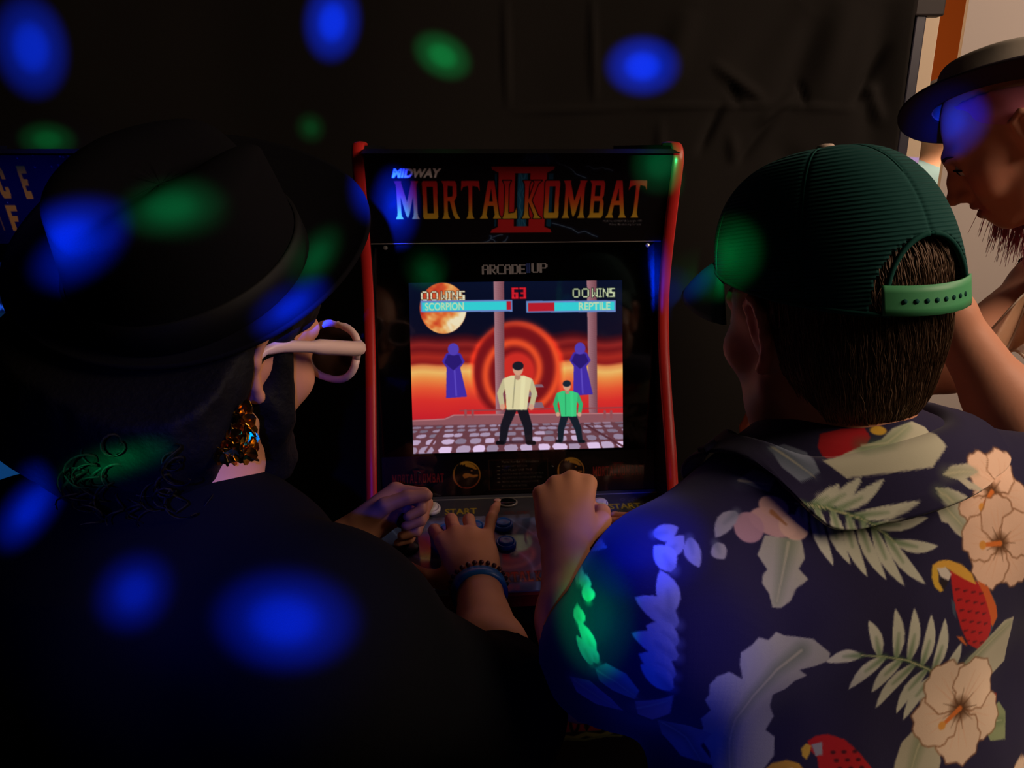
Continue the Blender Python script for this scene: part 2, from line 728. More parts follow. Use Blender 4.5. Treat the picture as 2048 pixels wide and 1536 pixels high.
def organic(prims, h, extra=None, amp=0.0, cut=None):
    """surface of the blended solids, cells of size h (sparse surface nets)"""
    n = 14
    B = n * h
    lo = np.min([p['ctr'] - p['rad'] for p in prims if p['op'] == 'u'], 0) - 0.03 - amp
    hi = np.max([p['ctr'] + p['rad'] for p in prims if p['op'] == 'u'], 0) + 0.03 + amp
    nb = np.ceil((hi - lo) / B).astype(int)
    g = np.stack(np.meshgrid(*[np.arange(q) for q in nb], indexing='ij'), -1).reshape(-1, 3)
    ctr = lo + (g + 0.5) * B
    hr = B * 0.866
    d0 = sdf(prims, ctr)
    g = g[np.abs(d0) < hr * 1.25 + amp + 0.004]
    N = nb * n + 4
    cells_k, cells_p = [], []
    edges = [[], [], []]
    lx = np.arange(n + 1)
    L = np.stack(np.meshgrid(lx, lx, lx, indexing='ij'), -1).reshape(-1, 3)
    pc = np.array([p['ctr'] for p in prims])
    prad = np.array([p['rad'] for p in prims])
    pk = np.array([p['k'] for p in prims])
    for b in g:
        o = b * n
        c0 = lo + (b + 0.5) * B
        near = np.linalg.norm(pc - c0, axis=1) - prad
        keep = near < hr * 2 + pk + 0.03
        sub = [p for p, q in zip(prims, keep) if q]
        if not sub:
            continue
        X = lo + (L + o) * h
        D = sdf(sub, X)
        if extra is not None:
            D = D + extra(X)
        if cut is not None:
            D = np.maximum(D, cut(X))
        D = D.reshape(n + 1, n + 1, n + 1)
        S = D < 0
        if S.all() or not S.any():
            continue
        cs = np.zeros((n, n, n), int)
        for dx in (0, 1):
            for dy in (0, 1):
                for dz in (0, 1):
                    cs += S[dx:n + dx, dy:n + dy, dz:n + dz]
        mix = (cs > 0) & (cs < 8)
        ii = np.argwhere(mix)
        acc = np.zeros((len(ii), 3))
        cnt = np.zeros(len(ii))
        for ax in range(3):
            oth = [q for q in range(3) if q != ax]
            for da in (0, 1):
                for db in (0, 1):
                    off = np.zeros(3, int)
                    off[oth[0]], off[oth[1]] = da, db
                    p0 = ii + off
                    p1 = p0.copy()
                    p1[:, ax] += 1
                    v0 = D[p0[:, 0], p0[:, 1], p0[:, 2]]
                    v1 = D[p1[:, 0], p1[:, 1], p1[:, 2]]
                    cr = (v0 < 0) != (v1 < 0)
                    t = np.where(cr, v0 / np.where(cr, v0 - v1, 1), 0)
                    q = p0.astype(float)
                    q[:, ax] += t
                    acc += q * cr[:, None]
                    cnt += cr
        cells_p.append(lo + (acc / cnt[:, None] + o) * h)
        gi = ii + o
        cells_k.append((gi[:, 0] * N[1] + gi[:, 1]) * N[2] + gi[:, 2])
        for ax in range(3):
            sl0 = [slice(0, n)] * 3
            sl1 = [slice(0, n)] * 3
            sl1[ax] = slice(1, n + 1)
            a, c = S[tuple(sl0)], S[tuple(sl1)]
            e = np.argwhere(a != c)
            if len(e):
                edges[ax].append(np.column_stack([e + o, a[e[:, 0], e[:, 1], e[:, 2]]]))
    K = np.concatenate(cells_k)
    Vp = np.concatenate(cells_p)
    od = np.argsort(K)
    K, Vp = K[od], Vp[od]
    faces = []
    for ax in range(3):
        if not edges[ax]:
            continue
        e = np.concatenate(edges[ax])
        o1, o2 = [(1, 2), (2, 0), (0, 1)][ax]
        quad = []
        ok = np.ones(len(e), bool)
        for da, db in ((0, 0), (-1, 0), (-1, -1), (0, -1)):
            c = e[:, :3].copy()
            c[:, o1] += da
            c[:, o2] += db
            key = (c[:, 0] * N[1] + c[:, 1]) * N[2] + c[:, 2]
            idx = np.minimum(np.searchsorted(K, key), len(K) - 1)
            ok &= K[idx] == key
            quad.append(idx)
        Q = np.stack(quad, -1)
        fl = e[:, 3] == 0
        Q[fl] = Q[fl][:, ::-1]
        faces.append(Q[ok])
    return Vp, np.concatenate(faces)


def refine(V, F, mask):
    """split the faces in mask into four"""
    A = F[mask]
    keep = F[~mask]
    E = np.concatenate([np.stack([A[:, i], A[:, (i + 1) % 4]], -1) for i in range(4)])
    Es = np.sort(E, 1)
    key = Es[:, 0].astype(np.int64) * len(V) + Es[:, 1]
    uk, first, inv = np.unique(key, return_index=True, return_inverse=True)
    mid = (V[Es[first, 0]] + V[Es[first, 1]]) / 2
    cen = V[A].mean(1)
    m = len(A)
    mi = (len(V) + inv).reshape(4, m)
    ci = len(V) + len(uk) + np.arange(m)
    new = [np.stack([A[:, i], mi[i], ci, mi[(i + 3) % 4]], -1) for i in range(4)]
    return np.concatenate([V, mid, cen]), np.concatenate([keep] + new), len(keep)

# ------------------------------------------------------------------ materials
M_black = mat('black_vinyl', (9, 9, 10), 0.45, 0.3)
M_gloss = mat('black_gloss', (4, 4, 5), 0.12, 0.4)
M_red = mat('red_edge_molding', (196, 40, 36), 0.35, 0.4, bump=('noise', 60, 0.1, 0.001))
M_curtain = mat('black_curtain_cloth', (40, 37, 34), 0.95, 0.05, var=(3.0, (34, 31, 29)), bump=('noise', 700, 0.25, 0.0006))
M_wall = mat('warm_white_paint', (205, 193, 182), 0.85, 0.1, var=(2.5, (197, 184, 176)), bump=('noise', 120, 0.1, 0.001))
M_trimw = mat('cream_door_trim', (228, 206, 176), 0.6, 0.2, bump=('noise', 30, 0.05, 0.001))
M_orange = mat('orange_paint', (190, 92, 30), 0.8, 0.1, var=(3.0, (182, 86, 28)))
M_floor = mat('dark_floor', (48, 42, 40), 0.7, 0.2, var=(4.0, (38, 34, 32)))
M_ceil = mat('ceiling_paint', (60, 56, 54), 0.9, 0.1, bump=('noise', 80, 0.1, 0.002))
M_pole = mat('dark_stand_metal', (46, 44, 58), 0.4, 0.4, bump=('noise', 90, 0.05, 0.0005))
M_clampm = mat('clamp_plastic', (52, 44, 42), 0.55, 0.3, bump=('noise', 200, 0.1, 0.0005))
M_print = mat('printed_panel', None, 0.35, 0.35, attr=True)
M_deckprint = mat('printed_deck', None, 0.4, 0.3, attr=True)
M_screen = mat('lit_screen', None, 0.25, 0.3, attr=True, emit=0.95)
M_screen_blue = mat('lit_screen_blue', None, 0.25, 0.3, attr=True, emit=0.8)
M_clear = clear_mat('clear_acrylic', (250, 250, 250), 0.035, 0.05)
M_btn_blue = mat('blue_button', (30, 112, 214), 0.25, 0.5, bump=('noise', 90, 0.03, 0.0005))
M_btn_red = mat('red_button', (205, 22, 34), 0.25, 0.5, bump=('noise', 90, 0.03, 0.0005))
M_btn_white = mat('white_button', (214, 206, 196), 0.3, 0.5, bump=('noise', 90, 0.03, 0.0005))
M_screw = mat('screw_steel', (170, 170, 165), 0.3, 0.5, metal=0.8, bump=('noise', 300, 0.05, 0.0002))

# ------------------------------------------------------------------ room


def structure(name, mb, m, bevel=None):
    o = mb.build(name, m, None, bevel=bevel)
    o['kind'] = 'structure'
    return o


structure('floor', MB().box((-3.2, -2.6, -0.05), (5.2, 5.6, 0.0)), M_floor)
structure('ceiling', MB().box((-3.2, -2.6, 2.7), (5.2, 5.6, 2.75)), M_ceil)
structure('wall_back', MB().box((-3.2, 2.02, 0), (0.90, 2.12, 2.7)), M_black)
structure('wall_left', MB().box((-3.3, -2.6, 0), (-3.2, 5.6, 2.7)), M_black)
structure('wall_front', MB().box((-3.2, -2.7, 0), (5.2, -2.6, 2.7)), M_ceil)
structure('wall_east', MB().box((5.2, -2.6, 0), (5.3, 5.6, 2.7)), M_wall)
structure('wall_far', MB().box((-3.2, 5.5, 0), (5.2, 5.6, 2.7)), M_orange)
structure('wall_right', MB().box((1.025, 1.90, 0), (5.2, 1.912, 2.7)), M_wall)
t1 = MB().box((0.931, 1.90, 0), (0.966, 1.915, 2.5)).box((0.933, 1.915, 0), (0.950, 2.02, 2.5))
structure('trim_1', t1, M_trimw, bevel=0.002)

# black cloth backdrop: hung cloth with soft folds, fold-out creases and gathered wrinkles
XL, XR, ZB, ZT = -2.6, 0.862, 0.02, 2.45
nx, nz = 480, 330
gx, gz = np.meshgrid(np.linspace(XL, XR, nx), np.linspace(ZB, ZT, nz))
p2 = np.stack([gx, gz], -1)
dy = 0.010 * np.sin(gx * 9 + 1.2 * np.sin(gz * 1.3)) + 0.010 * vnoise(p2 * np.array([1.0, 0.35]), 3, 9, 7.0)
dy += 0.004 * vnoise(p2 * np.array([1.0, 0.5]), 5, 9, 22.0)


def crease(pa, pb, w, amp):
    a, b = np.array(pa), np.array(pb)
    d = b - a
    t = np.clip(((gx - a[0]) * d[0] + (gz - a[1]) * d[1]) / (d @ d), 0, 1)
    q = np.hypot(gx - a[0] - t * d[0], gz - a[1] - t * d[1])
    return amp * np.exp(-(q / w) ** 2) * np.sqrt(np.clip(np.sin(t * math.pi), 0, 1) * 0.9 + 0.1)


def cpt(px, py):
    q = P(px, py, 1.0) - np.array([0, 0, CAMZ])
    q = q * (1.80 / q[1])
    return (q[0], q[2] + CAMZ)


for (xa, ya, xb, yb, w, am) in [
    (1030, 224, 1280, 214, .006, -.006), (1280, 214, 1430, 212, .006, -.007), (1430, 215, 1560, 208, .006, -.007),
    (1560, 210, 1710, 219, .006, -.006), (1430, 132, 1522, 198, .010, -.016), (1455, 170, 1478, 210, .008, .012),
    (1398, 300, 1440, 215, .010, .016), (1520, 245, 1590, 190, .012, -.018), (1470, 330, 1560, 215, .012, .014),
    (1600, 165, 1612, 210, .007, .012), (1715, 205, 1775, 100, .012, .018), (1748, 180, 1765, 240, .012, -.015),
    (1735, 185, 1760, 178, .010, -.012), (1640, 30, 1560, 230, .030, .014), (1380, 20, 1330, 160, .030, -.012),
    (1700, 0, 1640, 200, .035, -.014), (1600, 0, 1470, 140, .04, .012), (1320, 250, 1318, 420, .010, -.008),
    (1185, 0, 1190, 200, .007, -.007), (1010, 0, 1016, 210, .007, -.007), (1460, 270, 1470, 330, .012, -.01),
    (1780, 0, 1740, 300, .035, .02), (1560, 300, 1640, 420, .03, .015)]:
    dy += crease(cpt(xa, ya), cpt(xb, yb), w, am)
V = np.stack([gx, 1.80 + dy, gz], -1).reshape(-1, 3)
i, j = np.meshgrid(np.arange(nx - 1), np.arange(nz - 1))
a = (j * nx + i).ravel()
cur = thing('backdrop_curtain', 'black cloth backdrop hung behind the two arcade cabinets', 'curtain', (0, 0, 0))
cl = link('cloth', fast_mesh('cloth', V, np.stack([a, a + 1, a + nx + 1, a + nx], -1)), M_curtain, cur)
sm = cl.modifiers.new('solid', 'SOLIDIFY')
sm.thickness = 0.002
sm.offset = 1
rod = MB().tube([(-2.65, 1.83, 2.46), (0.875, 1.83, 2.46)], 0.012, 12)
rod.build('rod', M_pole, cur, smooth=True)

st = thing('backdrop_stand', 'dark upright backdrop stand with a black clamp beside the cream door trim', 'stand', (0.898, 1.86, 0))
MB().box((-0.012, -0.012, 0.0), (0.012, 0.012, 2.5)).build('pole', M_pole, st, bevel=0.003)
MB().box((-0.02, -0.02, 1.678), (0.046, 0.012, 1.80)).build('clamp', M_clampm, st, bevel=0.004)
for sx in (-1, 1):
    MB().tube([(0, 0.0, 0.25), (0, sx * 0.12, 0.02)], 0.012, 8).build('foot', M_pole, st, smooth=True)

# ------------------------------------------------------------------ arcade cabinets
W2 = 0.2375
CAB = (0.016, 1.10, 0.0)
YAW = math.radians(4.75)
fy = lambda y: y - 1.10
SIDE = [(1.02, 0.0), (1.02, 0.80), (1.05, 0.875), (1.066, 0.90), (1.09, 0.955), (1.125, 1.02), (1.155, 1.085), (1.174, 1.15), (1.178, 1.20), (1.172, 1.255),
        (1.157, 1.33), (1.146, 1.375), (1.147, 1.392), (1.156, 1.403), (1.17, 1.406)]
SIDE = [(fy(a_), b_) for a_, b_ in SIDE]
BACK = [(fy(1.56), 1.406), (fy(1.56), 0.0)]
# bezel plane passes these (y, z); marquee and deck likewise
BZ = lambda z: fy(1.148 + 0.216 * (z - 0.937))
MQ_T, MQ_B = (fy(1.140), 1.396), (fy(1.181), 1.264)
DK_B, DK_F = (fy(1.133), 0.868), (fy(0.905), 0.832)


def lettering(cv, x0, x1, y0, y1, cfun, edge=(10, 6, 8), ew=3.0):
    """wide flared block capitals reading MORTAL KOMBAT, drawn as polygons"""
    def S(x, f=.13, w=.2, t=0, b=1):
        # a stem with flared ends
        return [(x - f, t), (x + w + f, t), (x + w + .02, t + .09), (x + w, t + .2), (x + w, b - .2), (x + w + .02, b - .09), (x + w + f, b), (x - f, b), (x - .02, b - .09), (x, b - .2), (x, t + .2), (x - .02, t + .09)]
    LET = {
        'M': (1.15, [S(.12, .1, .17), S(.86, .1, .17), [(.12, 0), (.34, 0), (.60, .60), (.57, .98), (.50, .90)], [(1.03, 0), (.82, 0), (.54, .62), (.57, .98), (.66, .88)]]),
        'O': (.82, [[(.1, 0), (.72, 0), (.76, .06), (.74, .5), (.76, .94), (.72, 1), (.1, 1), (.06, .94), (.08, .5), (.06, .06)]], [(.27, .15), (.55, .15), (.55, .85), (.27, .85)]),
        'R': (.88, [S(.14, .1, .18), [(.3, 0), (.66, 0), (.74, .1), (.73, .40), (.62, .53), (.3, .53), (.3, .42), (.54, .40), (.55, .14), (.3, .13)], [(.40, .50), (.60, .50), (.74, .86), (.88, 1), (.66, 1), (.56, .9)]]),
        'T': (.80, [S(.31, .1, .18), [(.0, 0), (.80, 0), (.84, .28), (.74, .16), (.5, .13), (.3, .13), (.08, .16), (-.02, .28)]]),
        'A': (.90, [[(.34, 0), (.62, 0), (.86, .9), (.98, 1), (.58, 1), (.66, .9), (.60, .66), (.34, .66), (.28, .9), (.36, 1), (-.04, 1), (.08, .9)]], [(.40, .54), (.56, .54), (.48, .20)]),
        'L': (.72, [S(.14, .1, .18), [(.3, .87), (.62, .84), (.70, .70), (.74, 1), (.1, 1)]]),
        'K': (.92, [S(.14, .1, .18), [(.32, .50), (.56, .06), (.50, 0), (.90, 0), (.74, .08), (.46, .52), (.78, .92), (.94, 1), (.56, 1), (.6, .92), (.30, .54)]]),
        'B': (.84, [[(.02, 0), (.66, 0), (.74, .08), (.72, .40), (.66, .48), (.74, .56), (.76, .92), (.68, 1), (.02, 1), (.12, .9), (.12, .1)]], [(.30, .14), (.54, .14), (.54, .41), (.30, .41)], [(.30, .55), (.56, .55), (.56, .86), (.30, .86)]),
    }
    word = 'MORTAL KOMBAT'
    tot = sum(LET[c][0] if c in LET else .14 for c in word) + .07 * len(word)
    for ps in (0, 1):
        cx = 0.0
        for c in word:
            if c not in LET:
                cx += .14
                continue
            w, polys, *holes = LET[c]
            mp = lambda q: [(x0 + (cx + a_) / tot * (x1 - x0), y0 + b_ * (y1 - y0)) for a_, b_ in q]
            for q in polys:
                if ps == 0:
                    L = mp(q)
                    cv.line(L + [L[0]], ew * 2, edge)
                else:
                    cv.poly(mp(q), cfun, holes=[mp(h) for h in holes])
            cx += w + .07


def roman_two(cv, x0, x1, y0, y1, c, edge, inner=None):
    w, h = x1 - x0, y1 - y0
    pt = lambda a_, b_: (x0 + a_ * w, y0 + b_ * h)
    bars = [[(0, 0), (1, 0), (.98, .05), (.88, .09), (.88, .91), (.98, .95), (1, 1), (0, 1), (.02, .95), (.12, .91), (.12, .09), (.02, .05)]]
    hole = [(.38, .10), (.62, .10), (.62, .90), (.38, .90)]
    L = [pt(*q) for q in bars[0]]
    cv.line(L + [L[0]], w * .05, edge)
    cv.poly(L, c)
    H = [pt(*q) for q in hole]
    cv.poly(H, edge)
    if inner is not None:
        cv.poly([pt(.42, .10), pt(.58, .10), pt(.58, .90), pt(.42, .90)], inner)


def dragon(cv, cx, cy, r, gold=(196, 150, 52), low=(150, 52, 36), dark=(18, 14, 10)):
    """round gold emblem with a dark dragon's head in profile"""
    grad = lambda X, Y: np.stack([np.interp((Y - cy) / r, [-1, .2, 1], [gold[i], (gold[i] * .6 + low[i] * .4), low[i]]) for i in range(3)], -1)
    cv.ell(cx, cy, r, r, grad)
    q = lambda L: [(cx + a_ * r, cy + b_ * r) for a_, b_ in L]
    cv.ell(cx + .03 * r, cy + .02 * r, .88 * r, .88 * r, dark)
    cv.poly(q([(-.35, -.85), (.1, -.88), (.5, -.72), (.8, -.38), (.62, -.36), (.30, -.52), (.0, -.60), (-.25, -.62)]), grad)
    cv.poly(q([(-.32, .0), (-.1, -.14), (.2, -.10), (.5, .02), (.80, -.08), (.82, .12), (.5, .20), (.2, .14), (.0, .22), (-.18, .26)]), grad)
    cv.poly(q([(-.75, -.62), (-.42, -.92), (-.5, -.6), (-.1, -.78), (-.1, -.62), (.25, -.52), (.52, -.40), (.78, -.22), (.84, -.02), (.66, .0), (.42, -.12), (.12, -.2), (-.2, -.12), (-.36, .1), (-.2, .45), (.15, .72), (-.3, .92), (-.62, .6), (-.84, .1), (-.86, -.3)]), dark)
    cv.ell(cx + .36 * r, cy - .30 * r, .07 * r, .05 * r, grad)


def plain_figure(cv, mp, x, y, h, body, dark, lean=0.0, low=False):
    """plain generic game piece: a rounded pawn without any costume"""
    q = lambda a_, b_: mp(x + (a_ + lean * b_) * h, y - b_ * h)
    e = mp(x + h, y)
    u = abs(e[0] - mp(x, y)[0])
    rim = lambda c, d: tuple(np.clip(np.array(c, float) * d, 0, 255))
    skin = (226, 170, 140)
    st = .16 if not low else .12
    for s_ in (-1, 1):
        cv.line([q(s_ * .06, .44), q(s_ * (.06 + st * .5), .22), q(s_ * st, .03)], .13 * u, dark, w2=.085 * u)
        cv.line([q(s_ * st - .01, .015), q(s_ * (st + .06), .012)], .05 * u, rim(dark, .6))
        cv.line([q(s_ * .15, .77), q(s_ * .21, .62), q(s_ * .18, .48)], .075 * u, rim(body, .88), w2=.06 * u)
        c_ = q(s_ * .175, .455)
        cv.ell(c_[0], c_[1], .032 * u, .036 * u, skin)
    cv.poly([q(-.17, .80), q(-.08, .84), q(.08, .84), q(.17, .80), q(.14, .60), q(.125, .42), q(-.125, .42), q(-.14, .60)], body)
    cv.line([q(-.03, .83), q(-.05, .44)], .012 * u, rim(body, .7))
    cv.line([q(.07, .80), q(.06, .44)], .05 * u, rim(body, 1.1), .6)
    cv.line([q(0, .88), q(0, .82)], .07 * u, rim(skin, .85))
    c_ = q(0, .92)
    cv.ell(c_[0], c_[1], .062 * u, .078 * u, skin)
    c_ = q(0, .955)
    cv.ell(c_[0], c_[1], .068 * u, .052 * u, rim(dark, 1.2))


def game_screen():
    w, h = 424, 336
    cv = Canvas(w, h)
    mp = quadmap((825, 566), (1253, 559), (1254, 894), (834, 909), w, h)
    k = mp(1043, 735)
    X, Y = cv.X, cv.Y
    ty = Y / h
    sky = [(0, (10, 18, 44)), (.16, (9, 14, 38)), (.30, (14, 14, 36)), (.335, (74, 16, 26)), (.37, (150, 38, 36)), (.40, (122, 24, 28)), (.44, (176, 44, 34)),
           (.475, (150, 30, 30)), (.497, (240, 150, 84)), (.53, (255, 198, 110)), (.57, (252, 150, 74)), (.63, (246, 92, 54)), (.70, (232, 52, 46)), (.80, (214, 36, 46)), (1, (200, 30, 44))]
    wob = 0.012 * np.sin(X / 38.0) + 0.008 * np.sin(X / 17.0 + 1)
    for i_ in range(3):
        cv.a[..., i_] = np.interp(ty + wob, [s_[0] for s_ in sky], [s_[1][i_] for s_ in sky])
    # glowing concentric ripples
    cx, cy = mp(1040, 742)
    dx, dyy = (X - cx) / 98.0, (Y - cy) / 106.0
    rr = np.hypot(dx, dyy)
    sw = rr * 3.1 + 0.1923 * np.arctan2(dyy, dx)
    band = 0.5 + 0.5 * np.sin(sw * 5.2 + 0.6)
    A = np.array([128, 22, 28.0])
    Bc = np.array([248, 84, 44.0])
    colr = A + (Bc - A) * (band ** 2.2)[..., None]
    inner = np.clip((0.42 - rr) / 0.1, 0, 1)[..., None]
    colr = colr * (1 - inner) + np.array([220, 48, 40.0]) * inner
    mk = np.clip((0.97 - rr) / 0.12, 0, 1) * np.clip((mp(0 + 1040, 822)[1] - Y) / 8, 0, 1)
    cv.a = cv.a * (1 - mk[..., None]) + colr * mk[..., None]
    m2 = np.exp(-((rr - 0.93) / 0.06) ** 2) * np.clip((0.45 - dyy) / .3, 0, 1)
    cv.a = cv.a + m2[..., None] * np.array([90, 20, 4.0])
    # moon
    mx, my = mp(893, 616)
    R0 = 46
    cv.ell(mx, my, R0, R0 * 1.08, (226, 120, 62))
    d = np.hypot(X - mx, (Y - my) / 1.08)
    nz_ = vnoise(np.stack([X, Y], -1), 11, 14, 0.16)
    nz2 = vnoise(np.stack([X, Y], -1), 12, 14, 0.45)
    lit = np.clip(0.55 + (X - mx + 0.5 * (Y - my)) / 110 + 0.55 * nz_ + 0.3 * nz2, 0, 1)
    mc = np.stack([np.interp(lit, [0, .45, .75, 1], [q[i_] for q in ((200, 44, 34), (236, 116, 56), (250, 186, 108), (255, 240, 200))]) for i_ in range(3)], -1)
    inm = np.clip(R0 - d, 0, 1)[..., None]
    cv.a = cv.a * (1 - inm) + mc * inm
    # floating stone slabs, pillars, terrace and paving
    for (xa, ya, xb, yb) in [(1052, 768, 1094, 773), (1055, 782, 1082, 792), (1056, 804, 1094, 814)]:
        a_, b_ = mp(xa, ya), mp(xb, yb)
        cv.poly([(a_[0], a_[1]), (b_[0] - 4, a_[1]), b_, (a_[0], b_[1])], (140, 106, 120))
    stone = lambda Xs, Ys: np.clip(np.array([140, 88, 98.0]) + (18 * vnoise(np.stack([Xs, Ys], -1), 3, 10, 1.4) - 14 * np.cos(Xs * 0.34))[..., None], 0, 255)
    for (xa, xb, yb) in [(993, 1014, 832), (1181, 1201, 828)]:
        a_, b_ = mp(xa, 560), mp(xb, yb)
        c0, c1 = mp(xa, 560)[0], mp(xb, 560)[0]
        b0, b1 = mp(xa + 4, yb)[0], mp(xb + 1, yb)[0]
        cv.poly([(c0, 0), (c1, 0), (b1, b_[1]), (b0, b_[1])], lambda Xs, Ys, m0=(c0 + c1) / 2, hw=(c1 - c0) / 2: np.clip(
            np.array([152, 100, 110.0])[None, None] - (np.clip((Xs - m0) / hw, -1, 1)[..., None] * 26) + (16 * vnoise(np.stack([Xs, Ys], -1), 3, 10, 1.6))[..., None], 0, 255))
    lower = [mp(830, 842), mp(892, 838), mp(912, 829), mp(1256, 824), mp(1256, 900), mp(830, 914)]
    cv.poly(lower, (112, 66, 76))
    # paving stones: jittered cells under perspective
    r2 = np.random.default_rng(4)
    y0 = mp(1043, 846)[1]
    rows = [0, .12, .26, .44, .68, 1.0]
    for k_, (ra, rb) in enumerate(zip(rows[:-1], rows[1:])):
        n_ = 22 - 2 * k_
        for q in range(-3, n_ + 3):
            ya, yb = y0 + (h + 4 - y0) * ra + 1, y0 + (h + 4 - y0) * rb - 1.3
            xa = (q + r2.uniform(-.15, .15) + .5 * (k_ % 2)) / n_ * w * 1.1 - 20
            xb = xa + w * 1.1 / n_ * r2.uniform(.72, .95)
            cxs, cys = (xa + xb) / 2, (ya + yb) / 2
            tilt = (cxs - w / 2) / w * 6 * (1 if k_ else .5)
            tone = r2.uniform(.72, 1.12) * (0.78 + .34 * rb)
            L = []
            for an in np.linspace(0, 2 * math.pi, 9)[:-1]:
                rx, ry = (xb - xa) / 2 * r2.uniform(.85, 1.08), (yb - ya) / 2 * r2.uniform(.8, 1.05)
                sx, sy = np.sign(math.cos(an)) * abs(math.cos(an)) ** .6, np.sign(math.sin(an)) * abs(math.sin(an)) ** .6
                L.append((cxs + rx * sx + tilt * sy, cys + ry * sy))
            cv.poly(L, tuple(np.clip(np.array([196, 172, 204.0]) * tone, 0, 255)))
    cv.line([mp(902, 842), mp(858, 905)], 5, (112, 62, 70))
    cv.line([mp(1180, 850), mp(1256, 893)], 4, (92, 48, 58))
    cv.poly([mp(830, 840), mp(898, 837), mp(912, 829), mp(1256, 824), mp(1256, 842), mp(1100, 846), mp(905, 850), mp(830, 851)], (150, 92, 100))
    cv.line([mp(830, 842), mp(896, 838), mp(914, 830), mp(1256, 825)], 2, (206, 132, 136))
    cv.line([mp(926, 821), mp(1256, 813)], 2.4, (150, 70, 76))
    for xs in (937, 951, 1128, 1217, 1230):
        cv.line([mp(xs, 821), mp(xs, 834)], 5, (158, 84, 90))
    # plain generic pieces in the colours and places of the two players and the two by-standers
    for (xs, ys, hh) in ((913, 796, 112), (1167, 790, 108)):
        q = lambda a_, b_: mp(xs + a_ * hh, ys - b_ * hh)
        cv.poly([q(-.13, .0), q(-.12, .55), q(-.2, .66), q(-.13, .80), q(0, .86), q(.13, .80), q(.2, .66), q(.12, .55), q(.24, .03)], (72, 48, 176))
        cv.poly([q(-.16, .64), q(0, .5), q(.16, .64), q(.1, .78), q(-.1, .78)], (46, 28, 120))
        cc = q(0, .88)
        cv.ell(cc[0], cc[1], 11, 12, (88, 66, 190))
        cv.line([q(.02, .5), q(.05, .05)], 3, (100, 78, 206))
    cv.ell(*mp(1040, 884), 34, 3, (70, 40, 52), op=.8)
    cv.ell(*mp(1150, 884), 30, 3, (70, 40, 52), op=.8)
    plain_figure(cv, mp, 1037, 888, 165, (238, 226, 176), (26, 24, 34), 0.03)
    plain_figure(cv, mp, 1147, 884, 124, (64, 214, 134), (24, 34, 46), -0.06)
    # writing and bars
    q0, q1 = mp(848, 583), mp(1160, 575)
    cv.pix('00', q0[0] + 1, q0[1], 2.9, 2.6, (250, 246, 210), 1.4, edge=(60, 30, 20))
    cv.pix('WINS', q0[0] + 40, q0[1], 2.3, 2.6, (250, 246, 210), .8, edge=(60, 30, 20))
    cv.pix('00', q1[0] - 8, q1[1] + 1, 2.9, 2.6, (226, 238, 190), 1.4, edge=(10, 20, 20))
    cv.pix('WINS', q1[0] + 31, q1[1] + 1, 2.3, 2.6, (226, 238, 190), .8, edge=(10, 20, 20))
    q2 = mp(1029, 575)
    cv.pix('63', q2[0], q2[1], 2.6, 3.1, (232, 34, 52), 1.0, edge=(60, 6, 14))
    for (x0, x1, red0, red1) in ((848, 1031, 1019, 1028), (1058, 1240, 1062, 1115)):
        a_, b_ = mp(x0, 601), mp(x1, 622)
        cv.poly([a_, (b_[0], mp(x1, 599)[1]), b_, (a_[0], mp(x0, 624)[1])], (112, 140, 206))
        a_, b_ = mp(x0 + 3, 605), mp(x1 - 3, 618)
        cv.poly([a_, (b_[0], a_[1]), b_, (a_[0], b_[1])], (56, 220, 226))
        c0, c1 = mp(red0, 605)[0], mp(red1, 605)[0]
        cv.poly([(c0, a_[1]), (c1, a_[1]), (c1, b_[1]), (c0, b_[1])], (196, 30, 46))
        if x0 < 900:
            put_text(cv, 'SCORPION', a_[0] + 6, a_[0] + 82, b_[1] - 1, b_[1] - a_[1] - 1, (206, 236, 190), 0.02)
        else:
            put_text(cv, 'REPTILE', b_[0] - 72, b_[0] - 8, b_[1] - 1, b_[1] - a_[1] - 1, (206, 236, 190), 0.02)
    return cv


